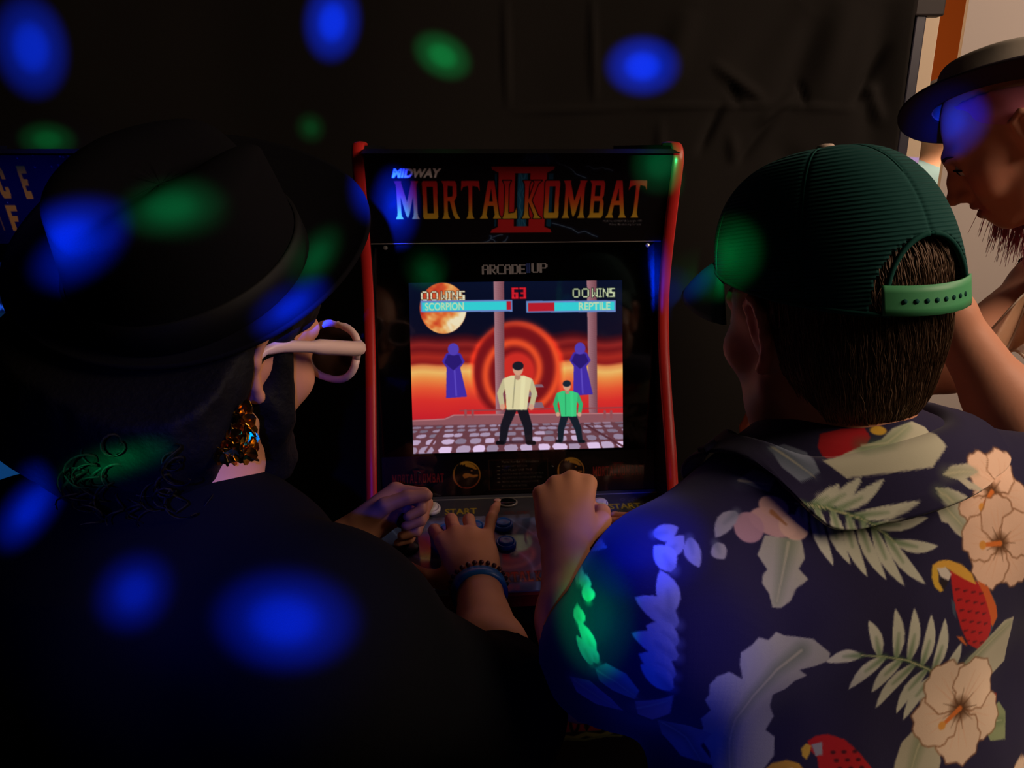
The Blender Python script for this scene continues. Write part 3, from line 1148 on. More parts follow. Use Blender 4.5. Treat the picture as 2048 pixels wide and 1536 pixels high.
def marquee_art():
    w, h = 628, 184
    cv = Canvas(w, h, (7, 7, 12))
    mp = quadmap((735, 303), (1362, 303), (1330, 480), (752, 485), w, h)
    cl_ = vnoise(np.stack([cv.X, cv.Y], -1), 21, 16, 0.05) + .5 * vnoise(np.stack([cv.X, cv.Y], -1), 22, 16, 0.13)
    m = np.clip(cl_ * 1.2 - .25, 0, 1)
    cv.a += m[..., None] * np.array([6, 12, 28.0])
    # lightning
    r = np.random.default_rng(5)
    for (xs, ys, xe, ye) in [(1085, 306, 1058, 325), (1100, 306, 1108, 330), (1120, 322, 1180, 352), (1010, 466, 960, 484), (1020, 470, 1012, 486), (985, 468, 1000, 486), (1110, 442, 1200, 470), (1180, 330, 1235, 338), (1062, 308, 1050, 322)]:
        a_, b_ = np.array(mp(xs, ys)), np.array(mp(xe, ye))
        L = [a_ + (b_ - a_) * t + r.normal(0, 2.2, 2) * (0 < t < 1) for t in np.linspace(0, 1, 8)]
        cv.line(L, 7, (30, 60, 110), .45, soft=6)
        cv.line(L, 1.6, (110, 140, 170), .8)
    a_, b_ = mp(1072, 300), mp(1100, 325)
    cv.ell((a_[0] + b_[0]) / 2, a_[1] + 14, 30, 16, (40, 80, 150), soft=1.0, op=.7)
    x0, y0 = mp(988, 330)
    x1, y1 = mp(1108, 461)
    cv.poly([(x0 + 8, y0 + 14), (x1 - 2, y0 + 14), (x1 - 2, y1 - 12), (x0 + 8, y1 - 12)], (14, 60, 88))
    roman_two(cv, x0, x1, y0, y1, (182, 34, 38), (8, 6, 10), inner=(24, 82, 120))
    r = np.random.default_rng(8)
    for q in range(5):
        xx = (x0 + x1) / 2 + r.uniform(-8, 8)
        L = [(xx + r.normal(0, 3), y0 + 14 + (y1 - y0 - 28) * t) for t in np.linspace(0, 1, 9)]
        cv.line(L, 1.3, (80, 150, 190), .5)
    ya, yb = mp(1050, 357)[1], mp(1050, 432)[1]
    gr = lambda X, Y: np.stack([np.interp((Y - ya) / (yb - ya), [0, .35, .62, .85, 1], v) for v in ((172, 190, 196, 196, 204), (28, 44, 92, 150, 166), (36, 34, 34, 44, 52))], -1)
    xa, xb = mp(796, 395)[0], mp(1306, 395)[0]
    lettering(cv, xa, xb, ya, yb, gr, ew=1.8)
    q0, q1 = mp(791, 350), mp(886, 350)
    put_text(cv, 'MIDWAY', q0[0], q1[0], q0[1] + 0.5, 17, (255, 250, 255), 0.06, 0.28)
    q0 = mp(1213, 440)
    put_text(cv, 'MORTAL KOMBAT II Copyright 1993', q0[0], q0[0] + 84, q0[1], 5, (150, 150, 155), 0.0)
    put_text(cv, 'Midway Manufacturing Company', q0[0] + 14, q0[0] + 84, q0[1] + 7, 5, (150, 150, 155), 0.0)
    return cv


def bezel_art():
    """printed strip under the screen"""
    w, h = 570, 84
    cv = Canvas(w, h, (5, 5, 6))
    mp = quadmap((758, 907), (1345, 890), (1340, 978), (760, 992), w, h)

    def small(x0, x1, y0, y1, tone):
        gr = lambda X, Y: np.stack([np.interp((Y - y0) / (y1 - y0), [0, 1], v) for v in ((150 * tone, 190 * tone), (30 * tone, 60 * tone), (26 * tone, 30 * tone))], -1)
        c = (x0 + x1) / 2 + 1
        roman_two(cv, c - 13, c + 13, y0 - 8, y1 + 7, (100 * tone, 22 * tone, 22 * tone), (8, 6, 6), inner=(20, 20, 26))
        lettering(cv, x0, x1, y0, y1, gr, (8, 6, 8), 1.0)
    a_, b_ = mp(779, 944), mp(890, 958)
    small(a_[0], b_[0], a_[1], b_[1] + 2, .8)
    a_, b_ = mp(1208, 929), mp(1318, 945)
    small(a_[0], b_[0], a_[1], b_[1] + 2, .9)
    dragon(cv, *mp(937, 945), 29)
    dragon(cv, *mp(1161, 938), 29)
    p0, p1 = mp(985, 914), mp(1110, 975)
    L = [(p0[0], p0[1]), (p1[0], p0[1]), (p1[0], p1[1]), (p0[0], p1[1]), (p0[0], p0[1])]
    cv.line(L, 1.4, (64, 40, 18))
    t = mp(1012, 920)
    put_text(cv, 'Mortal Kombat II Instructions', t[0], t[0] + 78, t[1], 5.5, (150, 138, 120))
    for q, (tx, ln) in enumerate([('PRESS START BUTTON', 58), ('TO PLAY USE THE', 70), ('JOYSTICK AND BUTTONS TO ATTACK', 96), ('USE JOYSTICK TO MOVE JUMP AND', 92), ('PRESS BLOCK AND OTHER', 84), ('BUTTON COMBINATIONS', 58)]):
        yy = t[1] + 9.0 + q * 8.2
        if q < 5:
            cv.line([(t[0] - 9, yy - 2), (t[0] - 4, yy - 2)], 1.4, (140, 126, 104))
        put_text(cv, tx, t[0], t[0] + ln * .92, yy, 4.6, (120, 110, 96))
    return cv


def deck_art():
    w, h = 475, 232
    cv = Canvas(w, h, (66, 66, 74))
    XY = np.stack([cv.X, cv.Y], -1)
    n1 = vnoise(XY, 31, 18, 0.028)
    n2 = vnoise(XY + 9 * n1[..., None], 32, 18, 0.07)
    n3 = np.abs(vnoise(XY + 14 * n2[..., None], 33, 14, 0.055))
    s = np.clip((cv.Y - 62) / 5, 0, 1)[..., None]
    art = np.array([74, 96, 138.0]) + 30 * n1[..., None] + 16 * n2[..., None] * np.array([.6, .9, 1.2])
    vein = np.clip(.11 - n3, 0, .11)[..., None] / .11
    art = art + vein ** 2 * np.array([52, 66, 74.0])
    cv.a = cv.a * (1 - s) + art * s
    cv.a += (6 * n2)[..., None] * (1 - s)
    cv.a = np.clip(cv.a, 0, 255)
    return cv


def px_on_plane(px, py, p0, nrm):
    d = P(px, py, 1.0) - np.array([0, 0, CAMZ])
    o = np.array([0, 0, CAMZ])
    t = np.dot(np.asarray(p0) - o, nrm) / np.dot(d, nrm)
    return o + d * t


RY = rotz(YAW)
dk0 = RY @ np.array([0, DK_F[0], DK_F[1]]) + np.array(CAB)
dkd = RY @ np.array([0, DK_B[0] - DK_F[0], DK_B[1] - DK_F[1]])
dkn = np.cross(RY @ np.array([1.0, 0, 0]), dkd)
dkn /= np.linalg.norm(dkn)
DKL = np.linalg.norm(dkd)


def deck_uv(px, py):
    """photo position -> (x, s) on the deck: x across from the middle, s up from its front edge"""
    q = px_on_plane(px, py, dk0, dkn)
    l = RY.T @ (q - np.array(CAB))
    return l[0], (np.dot(q - dk0, dkd) / DKL)


def deck_pt(x, s, hgt=0.0):
    """cabinet-local point of the deck"""
    t = s / DKL
    y = DK_F[0] + (DK_B[0] - DK_F[0]) * t
    z = DK_F[1] + (DK_B[1] - DK_F[1]) * t
    n = RY.T @ dkn
    return np.array([x, y, z]) + n * hgt


DM = np.column_stack([[1.0, 0, 0], RY.T @ dkd / DKL, RY.T @ dkn])


def molding(parent, x, m):
    """rounded strip along the front edge of a side panel"""
    pts = np.array([(x, y - 0.001, z) for y, z in SIDE + [(fy(1.21), 1.4065)]])
    q = smoothpath(pts[1:], 60)
    q = np.vstack([pts[:1], q])
    T = np.gradient(q, axis=0)
    T /= np.linalg.norm(T, axis=1, keepdims=True)
    N = np.stack([np.zeros(len(q)), -T[:, 2], T[:, 1]], -1)
    prof = [(-.0085, .002), (-.0085, -.001), (-.006, -.0032), (0, -.0042), (.006, -.0032), (.0085, -.001), (.0085, .002)]
    V = np.concatenate([q + np.array([a_, 0, 0]) - N * b_ for a_, b_ in prof]).reshape(len(prof), len(q), 3)
    mb = MB()
    n = len(q)
    Vf = V.reshape(-1, 3)
    F = []
    for k in range(len(prof)):
        k2 = (k + 1) % len(prof)
        for i_ in range(n - 1):
            F.append((k * n + i_, k * n + i_ + 1, k2 * n + i_ + 1, k2 * n + i_))
    F.append(tuple(k * n for k in range(len(prof))))
    F.append(tuple(k * n + n - 1 for k in reversed(range(len(prof)))))
    mb.add(Vf, F)
    return mb.build('edge_molding', m, parent, smooth=True)


def cabinet_shell(root, m_edge, m_body):
    for sx in (-1, 1):
        x0, x1 = (W2 - .016, W2) if sx > 0 else (-W2, -W2 + .016)
        sp = MB().prism(SIDE + BACK, x0, x1).build('side_panel', m_body, root)
        molding(sp, (x0 + x1) / 2, m_edge)
    xi = W2 - .0165
    MB().prism([(fy(1.10), 1.394), (fy(1.55), 1.394), (fy(1.55), 1.40), (fy(1.145), 1.40)], -xi, xi).build('top_panel', m_body, root)
    MB().box((-xi, fy(1.545), 0.03), (xi, fy(1.555), 1.39)).build('back_panel', m_body, root)
    MB().prism([(MQ_B[0], MQ_B[1]), (BZ(1.264), 1.264), (BZ(1.264), 1.270), (MQ_B[0], 1.270)], -xi, xi).build('speaker_shelf', m_body, root)


# ---- the cabinet in the middle
cab = thing('arcade_cabinet', 'arcade cabinet with red edging and a lit fighting game screen, standing between the two players', 'arcade cabinet', CAB, YAW)
cabinet_shell(cab, M_red, M_black)
xi = W2 - .0165
mqn = np.array([0, -(MQ_T[1] - MQ_B[1]), (MQ_T[0] - MQ_B[0])])
mqn /= np.linalg.norm(mqn)
mq = MB().prism([(MQ_T[0], MQ_T[1]), (MQ_B[0], MQ_B[1]), (MQ_B[0] + .012, MQ_B[1] + .002), (MQ_T[0] + .012, MQ_T[1] + .002)], -xi, xi).build('marquee', M_gloss, cab)
mart = panel('marquee_print', marquee_art(), lambda u, v: np.stack([-xi + 2 * xi * u, MQ_T[0] + (MQ_B[0] - MQ_T[0]) * v, MQ_T[1] + (MQ_B[1] - MQ_T[1]) * v], -1) + mqn * 0.0006, M_print, mq)
# bright cut edges of the marquee's clear sheet
ed = MB()
ed.box((-xi, MQ_T[0] - .0012, MQ_T[1] - .0008), (xi, MQ_T[0] + .001, MQ_T[1] + .0006))
ed.box((-xi, MQ_B[0] - .0012, MQ_B[1] - .0006), (xi, MQ_B[0] + .001, MQ_B[1] + .0008))
M_edgeclr = mat('clear_sheet_edge', (120, 112, 108), 0.3, 0.4, bump=('noise', 200, 0.1, 0.0003))
ed.build('sheet_edge', M_edgeclr, mq)
for px_ in (768, 1310):
    sx = -0.20 if px_ < 1000 else 0.20
    MB().lathe([(.0001, 0), (.0035, 0), (.003, .0015), (.0001, .002)], (sx, MQ_B[0] - .001, MQ_B[1] - .006), rotx(math.radians(72)), 10).build('screw', M_screw, cab)

# bezel with the screen set into it
sw, sh = 0.338 / 2, 0.270
ZC0, ZC1 = 0.937, 1.2007
bx = MB()
zb, zt = 0.862, 1.264
for (xa, xb, za, zz) in ((-xi, -sw, zb, zt), (sw, xi, zb, zt), (-sw, sw, ZC1, zt), (-sw, sw, zb, ZC0)):
    bx.hull8([(xa, BZ(za), za), (xb, BZ(za), za), (xb, BZ(za) + .012, za - .002), (xa, BZ(za) + .012, za - .002)],
             [(xa, BZ(zz), zz), (xb, BZ(zz), zz), (xb, BZ(zz) + .012, zz - .002), (xa, BZ(zz) + .012, zz - .002)])
bez = bx.build('bezel', M_gloss, cab)
bzn = np.array([0, -1, .216]) / math.hypot(1, .216)
panel('bezel_print', bezel_art(), lambda u, v: np.stack([-xi + .002 + 2 * (xi - .002) * u, BZ(.9335 + (.870 - .9335) * v), .9335 + (.870 - .9335) * v], -1) + bzn * .0006, M_print, bez)
scr = MB().hull8([(-sw - .004, BZ(ZC0) + .006, ZC0 - .004), (sw + .004, BZ(ZC0) + .006, ZC0 - .004), (sw + .004, BZ(ZC0) + .03, ZC0 - .008), (-sw - .004, BZ(ZC0) + .03, ZC0 - .008)],
                 [(-sw - .004, BZ(ZC1) + .006, ZC1 + .004), (sw + .004, BZ(ZC1) + .006, ZC1 + .004), (sw + .004, BZ(ZC1) + .03, ZC1), (-sw - .004, BZ(ZC1) + .03, ZC1)]).build('screen', M_gloss, cab)
panel('screen_picture', game_screen(), lambda u, v: np.stack([-sw + 2 * sw * u, BZ(ZC1 + (ZC0 - ZC1) * v), ZC1 + (ZC0 - ZC1) * v], -1) - bzn * .003, M_screen, scr)
# maker's lettering above the screen
M_logo = mat('grey_lettering', (150, 146, 150), 0.5, 0.3, bump=('noise', 200, 0.05, 0.0003))
M_logo_b = mat('blue_lettering', (40, 60, 130), 0.5, 0.3, bump=('noise', 200, 0.05, 0.0003))
for txt, xs0, ch, mm in (('ARCADE', -0.0545, .00196, M_logo), ('1', 0.0135, .0022, M_logo_b), ('UP', 0.0235, .0022, M_logo)):
    lg = MB()
    cx = xs0
    for c in txt:
        for r_, row in enumerate(GLYPH[c]):
            for k, b in enumerate(row):
                if b == '#':
                    zc = 1.2265 - r_ * .0021 + (0.0015 if txt != 'ARCADE' else 0)
                    lg.hull8([(cx + k * ch, BZ(zc - .0021) - .0004, zc - .0021), (cx + (k + 1.75) * ch, BZ(zc - .0021) - .0004, zc - .0021), (cx + (k + 1.75) * ch, BZ(zc - .0021) + .001, zc - .0021), (cx + k * ch, BZ(zc - .0021) + .001, zc - .0021)],
                             [(cx + k * ch, BZ(zc) - .0004, zc), (cx + (k + 1.75) * ch, BZ(zc) - .0004, zc), (cx + (k + 1.75) * ch, BZ(zc) + .001, zc), (cx + k * ch, BZ(zc) + .001, zc)])
        cx += ch * (len(GLYPH[c][0]) + .95)
    lg.build('lettering', mm, bez)
# clear sheet over bezel and screen
MB().hull8([(-xi, BZ(zb) - .0025, zb), (xi, BZ(zb) - .0025, zb), (xi, BZ(zb) - .0012, zb), (-xi, BZ(zb) - .0012, zb)],
           [(-xi, BZ(zt) - .0025, zt), (xi, BZ(zt) - .0025, zt), (xi, BZ(zt) - .0012, zt), (-xi, BZ(zt) - .0012, zt)]).build('clear_sheet', M_clear, cab)

# control deck
dkb = MB().prism([(DK_F[0], DK_F[1]), (DK_B[0], DK_B[1]), (DK_B[0], DK_B[1] - .09), (DK_F[0] + .004, DK_F[1] - .055), (DK_F[0], DK_F[1] - .05)], -W2 - .004, W2 + .004).build('control_deck', M_black, cab, bevel=.003)
fe = MB().prism([(DK_F[0] - .003, DK_F[1] - .003), (DK_F[0] + .001, DK_F[1] + .0005), (DK_F[0] + .001, DK_F[1] - .022), (DK_F[0] - .003, DK_F[1] - .02)], -W2 - .004, W2 + .004)
M_red_d = mat('dark_red_edge', (120, 20, 22), 0.4, 0.3, bump=('noise', 60, 0.1, 0.001))
fe.build('front_edge_molding', M_red_d, dkb)
dart = deck_art()
cu_ = lambda x, s: ((x + W2) / (2 * W2) * dart.w, (1 - s / DKL) * dart.h)
duv = lambda px, py: cu_(*deck_uv(px, py))


def deck_text(tx, pa, pb, h, c, bold=0.01):
    a_, b_ = duv(*pa), duv(*pb)
    put_text(dart, tx, a_[0], b_[0], a_[1], h, c, bold, rot=0)


deck_text('START', (890, 1030), (954, 1028), 15, (205, 178, 40), 0.02)
deck_text('START', (1220, 1019), (1284, 1017), 15, (205, 178, 40), 0.02)
deck_text('OFF/ON', (994, 1003), (1027, 1002), 6, (190, 190, 190), 0.0)
deck_text('MORTAL KOMBAT', (1008, 1030), (1060, 1029), 8, (120, 36, 32), 0.0)
deck_text('UP', (838, 1065), (862, 1064), 9, (150, 150, 130), 0.0)
qd = duv(1015, 1163)
gr = lambda X, Y: np.stack([np.interp((Y - qd[1] + 18) / 20, [0, 1], v) for v in ((176, 200), (34, 120), (40, 44))], -1)
lettering(dart, dart.w / 2 - 66, dart.w / 2 + 70, qd[1] - 18, qd[1] + 2, gr, (20, 12, 14), 1.0)
q = duv(968, 1090)
dart.line([duv(1056, 1060), duv(1054, 1075), duv(1059, 1088)], 2.5, (120, 130, 150), .7)
for px_, py_ in ((1240, 1022), (1258, 1018), (1275, 1022), (1248, 1012), (1268, 1010), (1290, 1018), (1282, 1006), (1262, 1003), (1245, 1000), (1270, 998), (1295, 1030), (1232, 1036)):
    q = duv(px_, py_)
    dart.ring(q[0], q[1], 3.2, 3.2, 1.4, (120, 120, 112), .8)
panel('deck_print', dart, lambda u, v: np.array([deck_pt(0, 0, .0008)]) + np.outer(-W2 + 2 * W2 * u, [1, 0, 0]) + np.outer((1 - v) * DKL, DM[:, 1]), M_deckprint, dkb)
# clear protector lying over the deck, its rounded corners standing a little proud
pr = MB()
co = []
for (cx, cs, a0) in ((W2 - .012, DKL - .03, 0), (-W2 + .012, DKL - .03, 90), (-W2 + .012, .016, 180), (W2 - .012, .016, 270)):
    for k in range(5):
        an = math.radians(a0 + k * 22.5)
        co.append((cx + .018 * math.cos(an), cs + .018 * math.sin(an)))
lo_ = [deck_pt(x, s, .0016) for x, s in co]
hi_ = [deck_pt(x, s, .0036) for x, s in co]
n = len(co)
pr.add(lo_ + hi_, [tuple(range(n - 1, -1, -1)), tuple(range(n, 2 * n))])
pr.build('deck_protector', M_clear, dkb)
rim = MB()
rim.add(lo_ + hi_, [(i_, (i_ + 1) % n, n + (i_ + 1) % n, n + i_) for i_ in range(n)])
rim.build('protector_edge', mat('frosted_edge', (150, 146, 140), 0.35, 0.4, bump=('noise', 300, 0.1, 0.0003)), dkb)


def button(px, py, r, m, small=False):
    x, s = deck_uv(px, py)
    b = MB().lathe([(.0001, .0), (r, .0), (r * 1.0, .004), (r * .93, .0062), (r * .80, .0062), (r * .78, .0048), (r * .0001, .0046)], deck_pt(x, s, .0036), DM, 24).build('button', m, dkb, smooth=True)
    MB().lathe([(.0001, .0), (r * .72, .0), (r * .72, .0065), (r * .6, .0082), (r * .3, .0074), (.0001, .007)], deck_pt(x, s, .0040), DM, 24).build('plunger', m, b, smooth=True)
    return b


for px_, py_ in ((1006, 1056), (1012, 1093), (950, 1062), (957, 1100), (896, 1068), (902, 1106)):
    button(px_, py_, .0150, M_btn_blue)
for px_, py_ in ((1214, 1048), (1222, 1082), (1264, 1044), (1274, 1078), (1312, 1041), (1322, 1074)):
    button(px_, py_, .0150, M_btn_red)
button(862, 1024, .0150, M_btn_white)['label'] = 'white start button'
button(1200, 1014, .0125, M_btn_white)['label'] = 'white start button at the second player side'
x, s = deck_uv(1015, 1009)
sl = MB().lathe([(.0001, 0), (.0125, 0), (.0125, .002), (.0115, .003), (.0001, .003)], deck_pt(x, s, .003), DM @ np.diag([1.15, .8, 1]), 24).build('power_switch', M_gloss, dkb, smooth=True)
sl2 = MB().lathe([(.0118, 0), (.0138, 0), (.0138, .0026), (.0118, .003)], deck_pt(x, s, .0026), DM @ np.diag([1.15, .8, 1]), 24).build('switch_rim', M_edgeclr, sl, smooth=True)


def joystick(px, py, ball_px, ball_py, hgt, top='ball'):
    x, s = deck_uv(px, py)
    b0 = deck_pt(x, s, .002)
    js = MB().lathe([(.0001, 0), (.019, 0), (.018, .003), (.008, .006), (.0001, .006)], b0, DM, 24).build('joystick', M_black, dkb, smooth=True)
    q = b0 + DM[:, 2] * hgt
    MB().tube([b0, q], .0052, 10).build('shaft', M_black, js, smooth=True)
    prof = [(.0001, -.017)] + [(.0172 * math.sin(t), -.0172 * math.cos(t)) for t in np.linspace(.25, math.pi - .1, 11)] + [(.0001, .0172)]
    MB().lathe(prof, q, DM, 20).build('ball_top', M_gloss, js, smooth=True)
    return RY @ q + np.array(CAB)


JL = joystick(812, 1098, 0, 0, .055)
JR = joystick(1133, 1075, 0, 0, .055)

# lower front with the big lettering
kick = MB().box((-xi, fy(1.03), 0.02), (xi, fy(1.045), .80)).build('front_panel', M_black, cab)
kc = Canvas(440, 150, (8, 8, 9))
roman_two(kc, 186, 256, 2, 112, (70, 16, 16), (8, 8, 9), inner=(10, 14, 22))
gk = lambda X, Y: np.stack([np.interp((Y - 20) / 80, [0, .35, .8, 1], v) for v in ((170, 176, 150, 120), (150, 120, 44, 26), (60, 50, 34, 26))], -1)
lettering(kc, 26, 416, 22, 98, gk, (150, 140, 70), .8)
lettering(kc, 26, 416, 22, 98, gk, (24, 18, 10), .3)
kc.line([(250, 116), (275, 104), (300, 112), (320, 104), (345, 110), (370, 100), (395, 104), (425, 96)], 9, (96, 92, 34), soft=3)
kc.line([(262, 120), (290, 112), (318, 116), (350, 110), (380, 112)], 5, (70, 74, 30), soft=2)
panel('front_print', kc, lambda u, v: np.stack([-xi + .002 + 2 * (xi - .002) * u, np.full_like(u, fy(1.03) - .0006), .587 - .150 * v], -1), M_print, kick)

# ---- the blue cabinet beside it
CAB2 = (-0.725, 1.09, 0.0)
M_blue_edge = mat('blue_edge_molding', (20, 34, 110), 0.4, 0.3, bump=('noise', 60, 0.1, 0.001))
M_navy = mat('navy_vinyl', (10, 14, 40), 0.45, 0.3, var=(6.0, (8, 10, 30)))
cab2 = thing('arcade_cabinet', 'blue arcade cabinet with yellow marquee letters, cut by the edge beside the floppy hat', 'arcade cabinet', CAB2, math.radians(2.5))
cabinet_shell(cab2, M_blue_edge, M_navy)
mq2 = MB().prism([(MQ_T[0], MQ_T[1]), (MQ_B[0], MQ_B[1]), (MQ_B[0] + .012, MQ_B[1] + .002), (MQ_T[0] + .012, MQ_T[1] + .002)], -xi, xi).build('marquee', M_gloss, cab2)
c2 = Canvas(628, 184, (12, 14, 62))
nn = vnoise(np.stack([c2.X, c2.Y], -1), 41, 14, 0.03)
c2.a += (8 * nn)[..., None] * np.array([.4, .5, 2.0])
r = np.random.default_rng(3)
for q in range(60):
    c2.ell(r.uniform(0, 628), r.uniform(0, 30) if q < 40 else r.uniform(0, 184), 1.4, 1.4, (170, 170, 190), op=.8)


def block_letter(cv, ch, x, y, w, h, c):
    t = w * .40
    tk = h * .24
    if ch == 'C':
        cv.poly([(x + w * .2, y), (x + w * .85, y), (x + w, y + h * .15), (x + w, y + h * .4), (x + w * .6, y + h * .4), (x + w * .6, y + tk), (x + t, y + tk), (x + t, y + h - tk), (x + w * .6, y + h - tk), (x + w * .6, y + h * .64), (x + w, y + h * .64), (x + w, y + h * .85), (x + w * .85, y + h), (x + w * .15, y + h), (x, y + h * .85), (x, y + h * .15)], c)
    elif ch == 'E':
        cv.poly([(x + w * .06, y), (x + w, y), (x + w * .96, y + tk), (x + t, y + tk), (x + t, y + h * .40), (x + w * .82, y + h * .40), (x + w * .76, y + h * .60), (x + t, y + h * .60), (x + t - 1, y + h - tk), (x + w * .8, y + h - tk), (x + w * .77, y + h), (x, y + h)], c)
    elif ch == 'F':
        cv.poly([(x + w * .06, y), (x + w, y), (x + w * .96, y + tk), (x + t, y + tk), (x + t, y + h * .42), (x + w * .84, y + h * .42), (x + w * .74, y + h * .64), (x + t, y + h * .64), (x + t - 1, y + h), (x, y + h)], c)
    elif ch == 'I':
        cv.poly([(x, y), (x + t, y), (x + t, y + h), (x, y + h)], c)


mp2x = lambda px: (px - (-0.0)) # photo px -> canvas x is set below
yl = (255, 176, 44)


def cab2_uv(px, py):
    n_ = rotz(math.radians(2.5)) @ mqn
    p0 = rotz(math.radians(2.5)) @ np.array([0, MQ_T[0], MQ_T[1]]) + np.array(CAB2)
    l = rotz(math.radians(2.5)).T @ (px_on_plane(px, py, p0, n_) - np.array(CAB2))
    return (l[0] + xi) / (2 * xi) * 628, (l[2] - MQ_T[1]) / (MQ_B[1] - MQ_T[1]) * 184


for ch, xa, ya, xb, yb in (('C', -18, 332, 26, 397), ('E', 30, 331, 72, 397), ('F', 8, 410, 50, 461), ('I', -8, 416, 12, 461)):
    a_, b_ = cab2_uv(xa, ya), cab2_uv(xb, yb)
    block_letter(c2, ch, a_[0], a_[1], b_[0] - a_[0], b_[1] - a_[1], yl)
panel('marquee_print', c2, lambda u, v: np.stack([-xi + 2 * xi * u, MQ_T[0] + (MQ_B[0] - MQ_T[0]) * v, MQ_T[1] + (MQ_B[1] - MQ_T[1]) * v], -1) + mqn * 0.0006, M_print, mq2, step=1.5)
MB().box((-xi, MQ_T[0] - .0012, MQ_T[1] - .0008), (xi, MQ_T[0] + .001, MQ_T[1] + .0006)).build('sheet_edge', M_edgeclr, mq2)
bx2 = MB()
for (xa, xb, za, zz) in ((-xi, -sw, zb, zt), (sw + .012, xi, zb, zt), (-sw, sw + .012, 1.232, zt), (-sw, sw + .012, zb, .885)):
    bx2.hull8([(xa, BZ(za), za), (xb, BZ(za), za), (xb, BZ(za) + .012, za - .002), (xa, BZ(za) + .012, za - .002)],
              [(xa, BZ(zz), zz), (xb, BZ(zz), zz), (xb, BZ(zz) + .012, zz - .002), (xa, BZ(zz) + .012, zz - .002)])
bx2.build('bezel', M_gloss, cab2)
c3 = Canvas(230, 200, (6, 30, 62))
nn = vnoise(np.stack([c3.X, c3.Y], -1), 43, 10, 0.02)
c3.a += (8 * nn)[..., None] * np.array([.3, 1, 1.4])
c3.poly([(0, 0), (230, 0), (230, 44), (0, 44)], (4, 14, 50))
for k in range(9):
    put_text(c3, 'os' if k % 2 else 'oo', 6 + k * 25, 24 + k * 25, 42, 9, (30, 90, 236), .03)
    c3.ell(14 + k * 25, 96, 5, 3, (60, 170, 240))
c3.poly([(0, 150), (230, 150), (230, 200), (0, 200)], (14, 62, 116))
sc2 = MB().hull8([(-sw, BZ(.885) + .008, .885), (sw + .012, BZ(.885) + .008, .885), (sw + .012, BZ(.885) + .03, .90), (-sw, BZ(.885) + .03, .90)],
                 [(-sw, BZ(1.232) + .008, 1.232), (sw + .012, BZ(1.232) + .008, 1.232), (sw + .012, BZ(1.232) + .03, 1.228), (-sw, BZ(1.232) + .03, 1.228)]).build('screen', M_gloss, cab2)
panel('screen_picture', c3, lambda u, v: np.stack([-sw + (2 * sw + .012) * u, BZ(1.232 + (.885 - 1.232) * v), 1.232 + (.885 - 1.232) * v], -1) - bzn * .004, M_screen_blue, sc2, step=1.0)
dk2 = MB().prism([(DK_F[0], DK_F[1]), (DK_B[0], DK_B[1]), (DK_B[0], DK_B[1] - .09), (DK_F[0] + .004, DK_F[1] - .055), (DK_F[0], DK_F[1] - .05)], -W2 - .004, W2 + .004).build('control_deck', M_navy, cab2, bevel=.003)
MB().box((-xi, fy(1.03), 0.02), (xi, fy(1.045), .80)).build('front_panel', M_navy, cab2)

# ------------------------------------------------------------------ people: shared building blocks
def skin_mat(name, attr=True):
    return mat(name, None, 0.5, 0.3, attr=True, bump=('noise', 420, 0.12, 0.0006))


def V3(*a):
    return np.array(a, float)


def unit(v):
    v = np.asarray(v, float)
    return v / (np.linalg.norm(v) + 1e-12)


